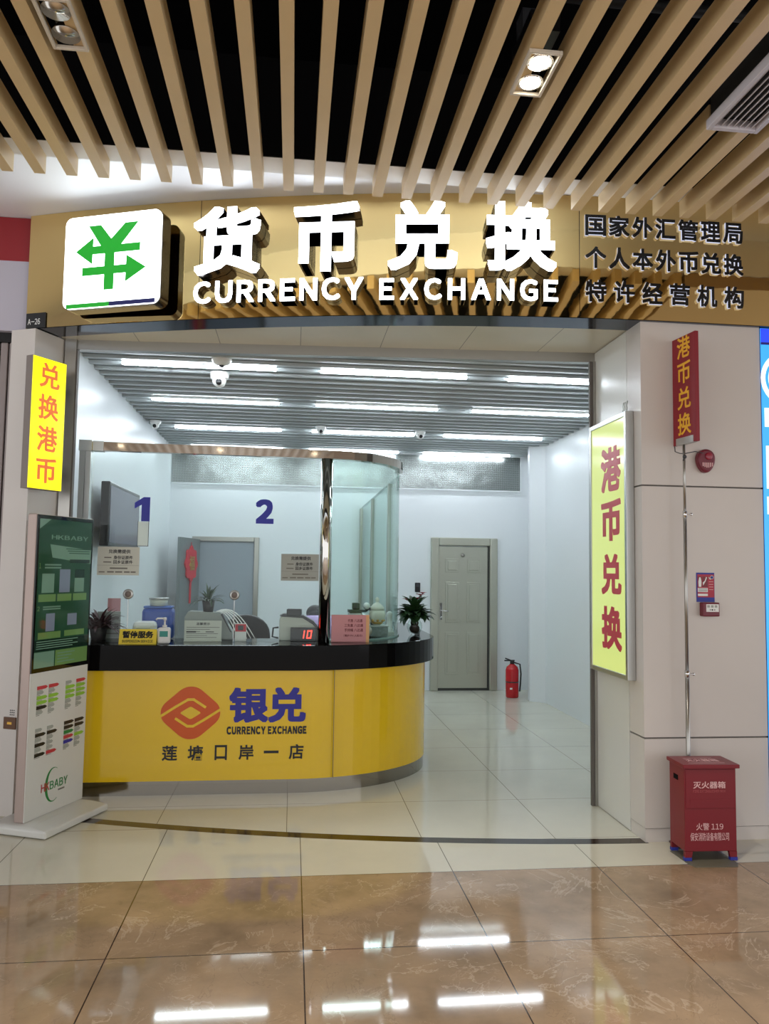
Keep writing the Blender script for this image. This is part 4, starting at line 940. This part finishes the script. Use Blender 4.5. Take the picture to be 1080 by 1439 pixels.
for k in range(26):
    a0 = math.radians(62+k*9.2); a1 = math.radians(62+(k+1)*9.2); w0 = .002+.02*math.sin(PI*k/26)**2; w1 = .002+.02*math.sin(PI*(k+1)/26)**2; cx, cz, ra, rb = .25, .225, .075, .105
    b.poly([(cx+ra*math.cos(a0), cz+rb*math.sin(a0)), (cx+ra*math.cos(a1), cz+rb*math.sin(a1)), (cx+(ra-w1)*math.cos(a1), cz+(rb-w1)*math.sin(a1)), (cx+(ra-w0)*math.cos(a0), cz+(rb-w0)*math.sin(a0))], 0, .0015, M_GREENPR)
b.text('HK', .14, .215, .20, .25, .0016, .001, M_REDPR, .01); b.text('BABY', .22, .385, .20, .25, .0016, .001, M_GREENPR, .01)
b.box(.30, .36, .175, .185, 0, .001, M_INKG); b.build('logo', None, bd)

# brown plate on the left pillar
wd = Vector((.175, -.077, 0)).normalized(); wf = frame((-1.80, 5.330, .545), wd, (wd.y, -wd.x, 0))
t = thing('wall_plate', 'small brown metal plate low on the left pillar', 'wall plate', (-1.76, 5.31, .545))
MB(wf).box(-.01, .085, 0, .075, 0.0, .008, None, .002).build('plate', M_BROWNPL, t)
MB(wf).box(.02, .055, .03, .045, .008, .009).build('slot', M_GOLDP, t)
t = thing('wall_speaker', 'tiny cluster of speaker holes above the brown plate on the left pillar', 'speaker', (-1.77, 5.31, .63))
b = MB(wf)
for i in range(3):
    for k in range(3): b.lathe([(.004, 0), (.004, .002)], (.035+.014*i, .09+.014*k, 0), M_DGREY, 8)
b.build('grille', None, t)

# ------------------------------------------------------------------ fire box, banner stand, wall devices on the right pier
t = thing('floor_mat', 'thin grey mat on the floor under the red fire box', 'mat', (2.33, 4.28, 0)); 
MB().prism([(2.19, 4.40), (2.195, 4.20), (2.215, 4.15), (2.45, 4.14), (2.475, 4.18), (2.47, 4.40)], .0005, .0035).build('mat', M_MAT, t, bev=.0008)
bf = frame((2.198, 4.238, .004), (.297, -.010, 0), (-.010, -.297, 0)); BW = .30; BD = .185
t = thing('fire_box', 'dark red metal fire extinguisher box with white lettering on the floor', 'fire box', (2.34, 4.32, .004))
MB(bf).box(0, BW, .05, .505, -BD, 0, None, .003).build('body', M_RED, t)
b = MB(bf); b.box(-.012, BW+.016, .505, .526, -BD-.012, .018, None, .003); ld = b.build('lid', M_RED, t)
lt = Matrix.Translation((0, 0, 0)); lf2 = bf @ Matrix(((1, 0, 0, 0), (0, 0, 1, .526), (0, -1, 0, 0), (0, 0, 0, 1)))
b = MB(lf2); b.text('灭火器箱', .05, .24, .06, .12, 0, .0006, M_PINKTXT, .0); b.box(.04, .25, .025, .029, 0, .0006, M_PINKTXT); b.box(.06, .23, .14, .144, 0, .0006, M_PINKTXT); b.build('lid_lettering', None, ld)
fl = MB(bf).box(.006, BW-.004, .285, .497, 0, .004, None, .0015).build('flap_door', M_RED, t)
b = MB(bf); b.box(.03, .25, .31, .335, .0035, .0055); b.build('flap_fold', M_RED, fl)
for xx in (0, BW-.045):
    for dd in (-BD, -.02):
        b = MB(bf); b.poly([(xx, .05), (xx+.045, .05), (xx+(.045 if xx else .035), .0), (xx+(.01 if xx else 0), .0)], dd, .02); lg = b.build('leg', M_RED, t)
        b = MB(bf); b.box(xx-.002+(.008 if xx else 0), xx+(.047 if xx else .038), .0005, .018, dd-.002, dd+.022); b.build('blue_tape', M_TAPE, lg)
b = MB(bf); b.box(-.0012, .001, .42, .448, -.13, -.075); b.build('handle_hole', M_BLACK, t)
b = MB(bf); b.text('灭火器箱', .05, .237, .394, .432, .004, .0008, M_PINKTXT, .012); b.text('FIRE EXTINGUISHER BOX', .05, .237, .372, .385, .004, .0008, mat('dim_print', (170, 80, 84), .6), 0.)
b.text('火警 119', .066, .222, .166, .204, 0.0002, .0008, M_PINKTXT, .0); b.text('保安消防设备有限公司', .032, .255, .108, .152, .0002, .0008, M_PINKTXT, .0); b.build('lettering', None, t)

t = thing('banner_stand', 'red vertical banner with yellow characters on a thin steel pole', 'banner stand', (2.342, 4.46, 0))
b = MB(); b.lathe([(.0125, .01), (.0125, 1.0)], (2.342, 4.462, 0)); b.lathe([(.010, 1.0), (.010, 1.95)], (2.342, 4.462, 0)); b.lathe([(.008, 1.95), (.008, 2.42)], (2.342, 4.462, 0)); b.build('pole', M_STEEL, t)
b = MB()
for zz, rr in ((1.0, .015), (1.95, .013)): b.lathe([(rr, -.02), (rr, .02)], (2.342, 4.462, zz)); b.tube([(2.342, 4.462, zz), (2.368, 4.445, zz)], .005); b.lathe([(.008, -.003), (.008, .003)], (2.372, 4.443, zz), axis='y')
b.build('clamp', M_CHROME, t)
b = MB(); b.box(2.255, 2.43, 4.43, 4.54, .0035, .014); b.build('foot_plate', M_DGREY, t)
nf = frame((2.322, 4.533, 2.374), (.028, -.226, 0), (-.226, -.028, 0))
bn = MB(nf).box(0, .228, 0, .661, -.012, .012, None, .002).build('banner', M_BANRED, t)
b = MB(nf)
for i, ch in enumerate('港币兑换'): zc = .592-i*.157; b.text(ch, .05, .18, zc-.066, zc+.066, .012, .001, M_BANYEL, .016)
b.build('characters', None, bn)
MB(nf).box(.03, .20, -.002, .04, -.014, .0135).build('clamp_plate', M_ALU, bn)
b = MB(); b.tube([(2.318, 4.53, 2.375), (2.315, 4.52, 2.34), (2.33, 4.49, 2.325), (2.345, 4.462, 2.32), (2.38, 4.40, 2.325), (2.41, 4.36, 2.31)], .003, None, 6); b.ball((2.342, 4.455, 2.30), .012); b.tube([(2.342, 4.455, 2.30), (2.325, 4.44, 2.275)], .004); b.build('tie_wire', M_DGREY, bn)

t = thing('fire_alarm', 'maroon oval fire alarm sounder high on the beige pier', 'fire alarm', (2.51, 4.55, 2.215))
af = front(2.512, 4.551, 2.288); pts = []
for i in range(32):
    a = 2*PI*i/32; r = 1-.14*math.sin(a+PI) if False else 1; wv = .056*(1+.18*math.sin(a)); pts.append((wv*math.cos(a), .073*math.sin(a)))
MB(af).poly(pts, 0, .05, M_MARRED).build('body', None, t, bev=.012)
b = MB(af); b.lathe([(.024, .05), (.022, .058), (.016, .06)], (.01, .028, 0)); b.build('flash_lens', mat('alarm_lens', (150, 40, 60), .15), t)
b = MB(af)
for i in range(6): a = -2.6+i*.4; b.box(.012*i-.03, .012*i-.024, -.045+abs(i-2.5)*.004, -.012, .05, .0515)
b.build('sound_grille', M_PINKTXT, t)
t = thing('fire_notice', 'red and blue fire instruction notice on the beige pier', 'notice', (2.513, 4.55, 1.423))
b = MB(front(2.513, 4.551, 1.423)); b.box(-.058, .058, 0, .178, 0, .004, M_TAPE); b.box(-.052, .056, .028, .168, .004, .0045, mat('notice_red', (176, 44, 66), .5)); b.build('board', None, t)
b = MB(front(2.513, 4.551, 1.423)); q = .0046
b.box(-.05, -.024, .09, .155, q, q+.0006, M_RED); b.box(-.02, .014, .09, .155, q, q+.0006, M_RED)
b.poly([(-.045, .092), (-.028, .092), (-.026, .125), (-.032, .15), (-.040, .15), (-.046, .125)], q+.0006, .0006, M_WHITEP); b.poly([(-.016, .10), (.0, .125), (.01, .15), (.004, .153), (-.004, .13), (-.018, .118)], q+.0006, .0006, M_WHITEP)
b.box(-.05, .014, .06, .085, q, q+.0006, M_WHITEP); b.box(-.05, .014, .036, .05, q, q+.0006, M_WHITEP)
for i in range(3): b.box(-.046, .01, .064+.007*i, .0665+.007*i, q+.0006, q+.001, M_DGREY)
b.lathe([(.011, 0), (.011, .0006)], (.042, .15, q), M_WHITEP); b.lathe([(.008, 0), (.008, .0006)], (.042, .15, q+.0006), M_TAPE); b.tube([(.022, .152, q+.001), (.026, .142, q+.001), (.034, .138, q+.001)], .003, M_WHITEP, 6)
for i in range(4): b.box(.022, .05, .122-.016*i, .125-.016*i, q, q+.0006, M_PINKTXT)
b.build('printed_symbols', None, t)
t = thing('call_point', 'red manual fire call point box under the red and blue notice', 'call point', (2.527, 4.55, 1.337))
MB(front(2.527, 4.551, 1.337)).box(-.054, .054, 0, .084, 0, .045, None, .006).build('body', M_MARRED, t)
b = MB(front(2.527, 4.551, 1.337)); b.poly([(-.034, .028), (.046, .028), (.046, .074), (-.034, .074)], .045, .0015, M_WHITEP); b.lathe([(.005, 0), (.005, .0008)], (.004, .04, .0466), M_BLACKP); b.poly([(-.012, .036), (-.012, .044), (-.002, .04)], .0466, .0008, M_DGREY); b.poly([(.022, .036), (.022, .044), (.012, .04)], .0466, .0008, M_DGREY)
for i in range(3): b.box(-.028+.024*i, -.012+.024*i, .054, .068, .0466, .0474, M_PAPERG)
b.build('press_panel', None, t)

# blue advertising screen at the right edge
t = thing('led_screen', 'tall bright blue advertising screen beside the beige pier', 'screen', (3.2, 4.52, .1))
MB().box(2.905, 3.56, 4.548, 4.598, .02, 3.152).build('cabinet', M_DGREY, t)
MB().box(2.905, 3.556, 4.542, 4.548, .16, 3.150).build('display_panel', M_BSCREEN, t)
b = MB(front(2.905, 4.542, 0)); b.box(0, .668, 3.06, 3.148, 0, .002, M_BSCREEN2); b.box(0, .668, 3.045, 3.06, 0, .002, M_NAVY)
def ring(cx, cz, ra, rb, a0=0, a1=360):
    k = 40
    for i in range(k):
        p, q = math.radians(a0+(a1-a0)*i/k), math.radians(a0+(a1-a0)*(i+1)/k)
        b.poly([(cx+ra*math.cos(p), cz+ra*math.sin(p)), (cx+ra*math.cos(q), cz+ra*math.sin(q)), (cx+rb*math.cos(q), cz+rb*math.sin(q)), (cx+rb*math.cos(p), cz+rb*math.sin(p))], 0, .002, M_BSWHITE)
ring(.17, 2.83, .175, .145); ring(.17, 2.83, .125, .108); b.build('screen_emblem', None, t)
for xa, xb, za, zb in ((.015, .1, 2.52, 2.64), (.02, .11, 2.13, 2.40), (.13, .2, 2.13, 2.64), (.02, .12, 1.97, 2.08), (.03, .12, 1.63, 1.85), (.03, .1, 1.42, 1.5), (.05, .12, .85, 1.1)): MB(front(2.905, 4.542, 0)).box(xa, xb, za, zb, 0, .002, M_BSWHITE).build('screen_graphic', None, t)
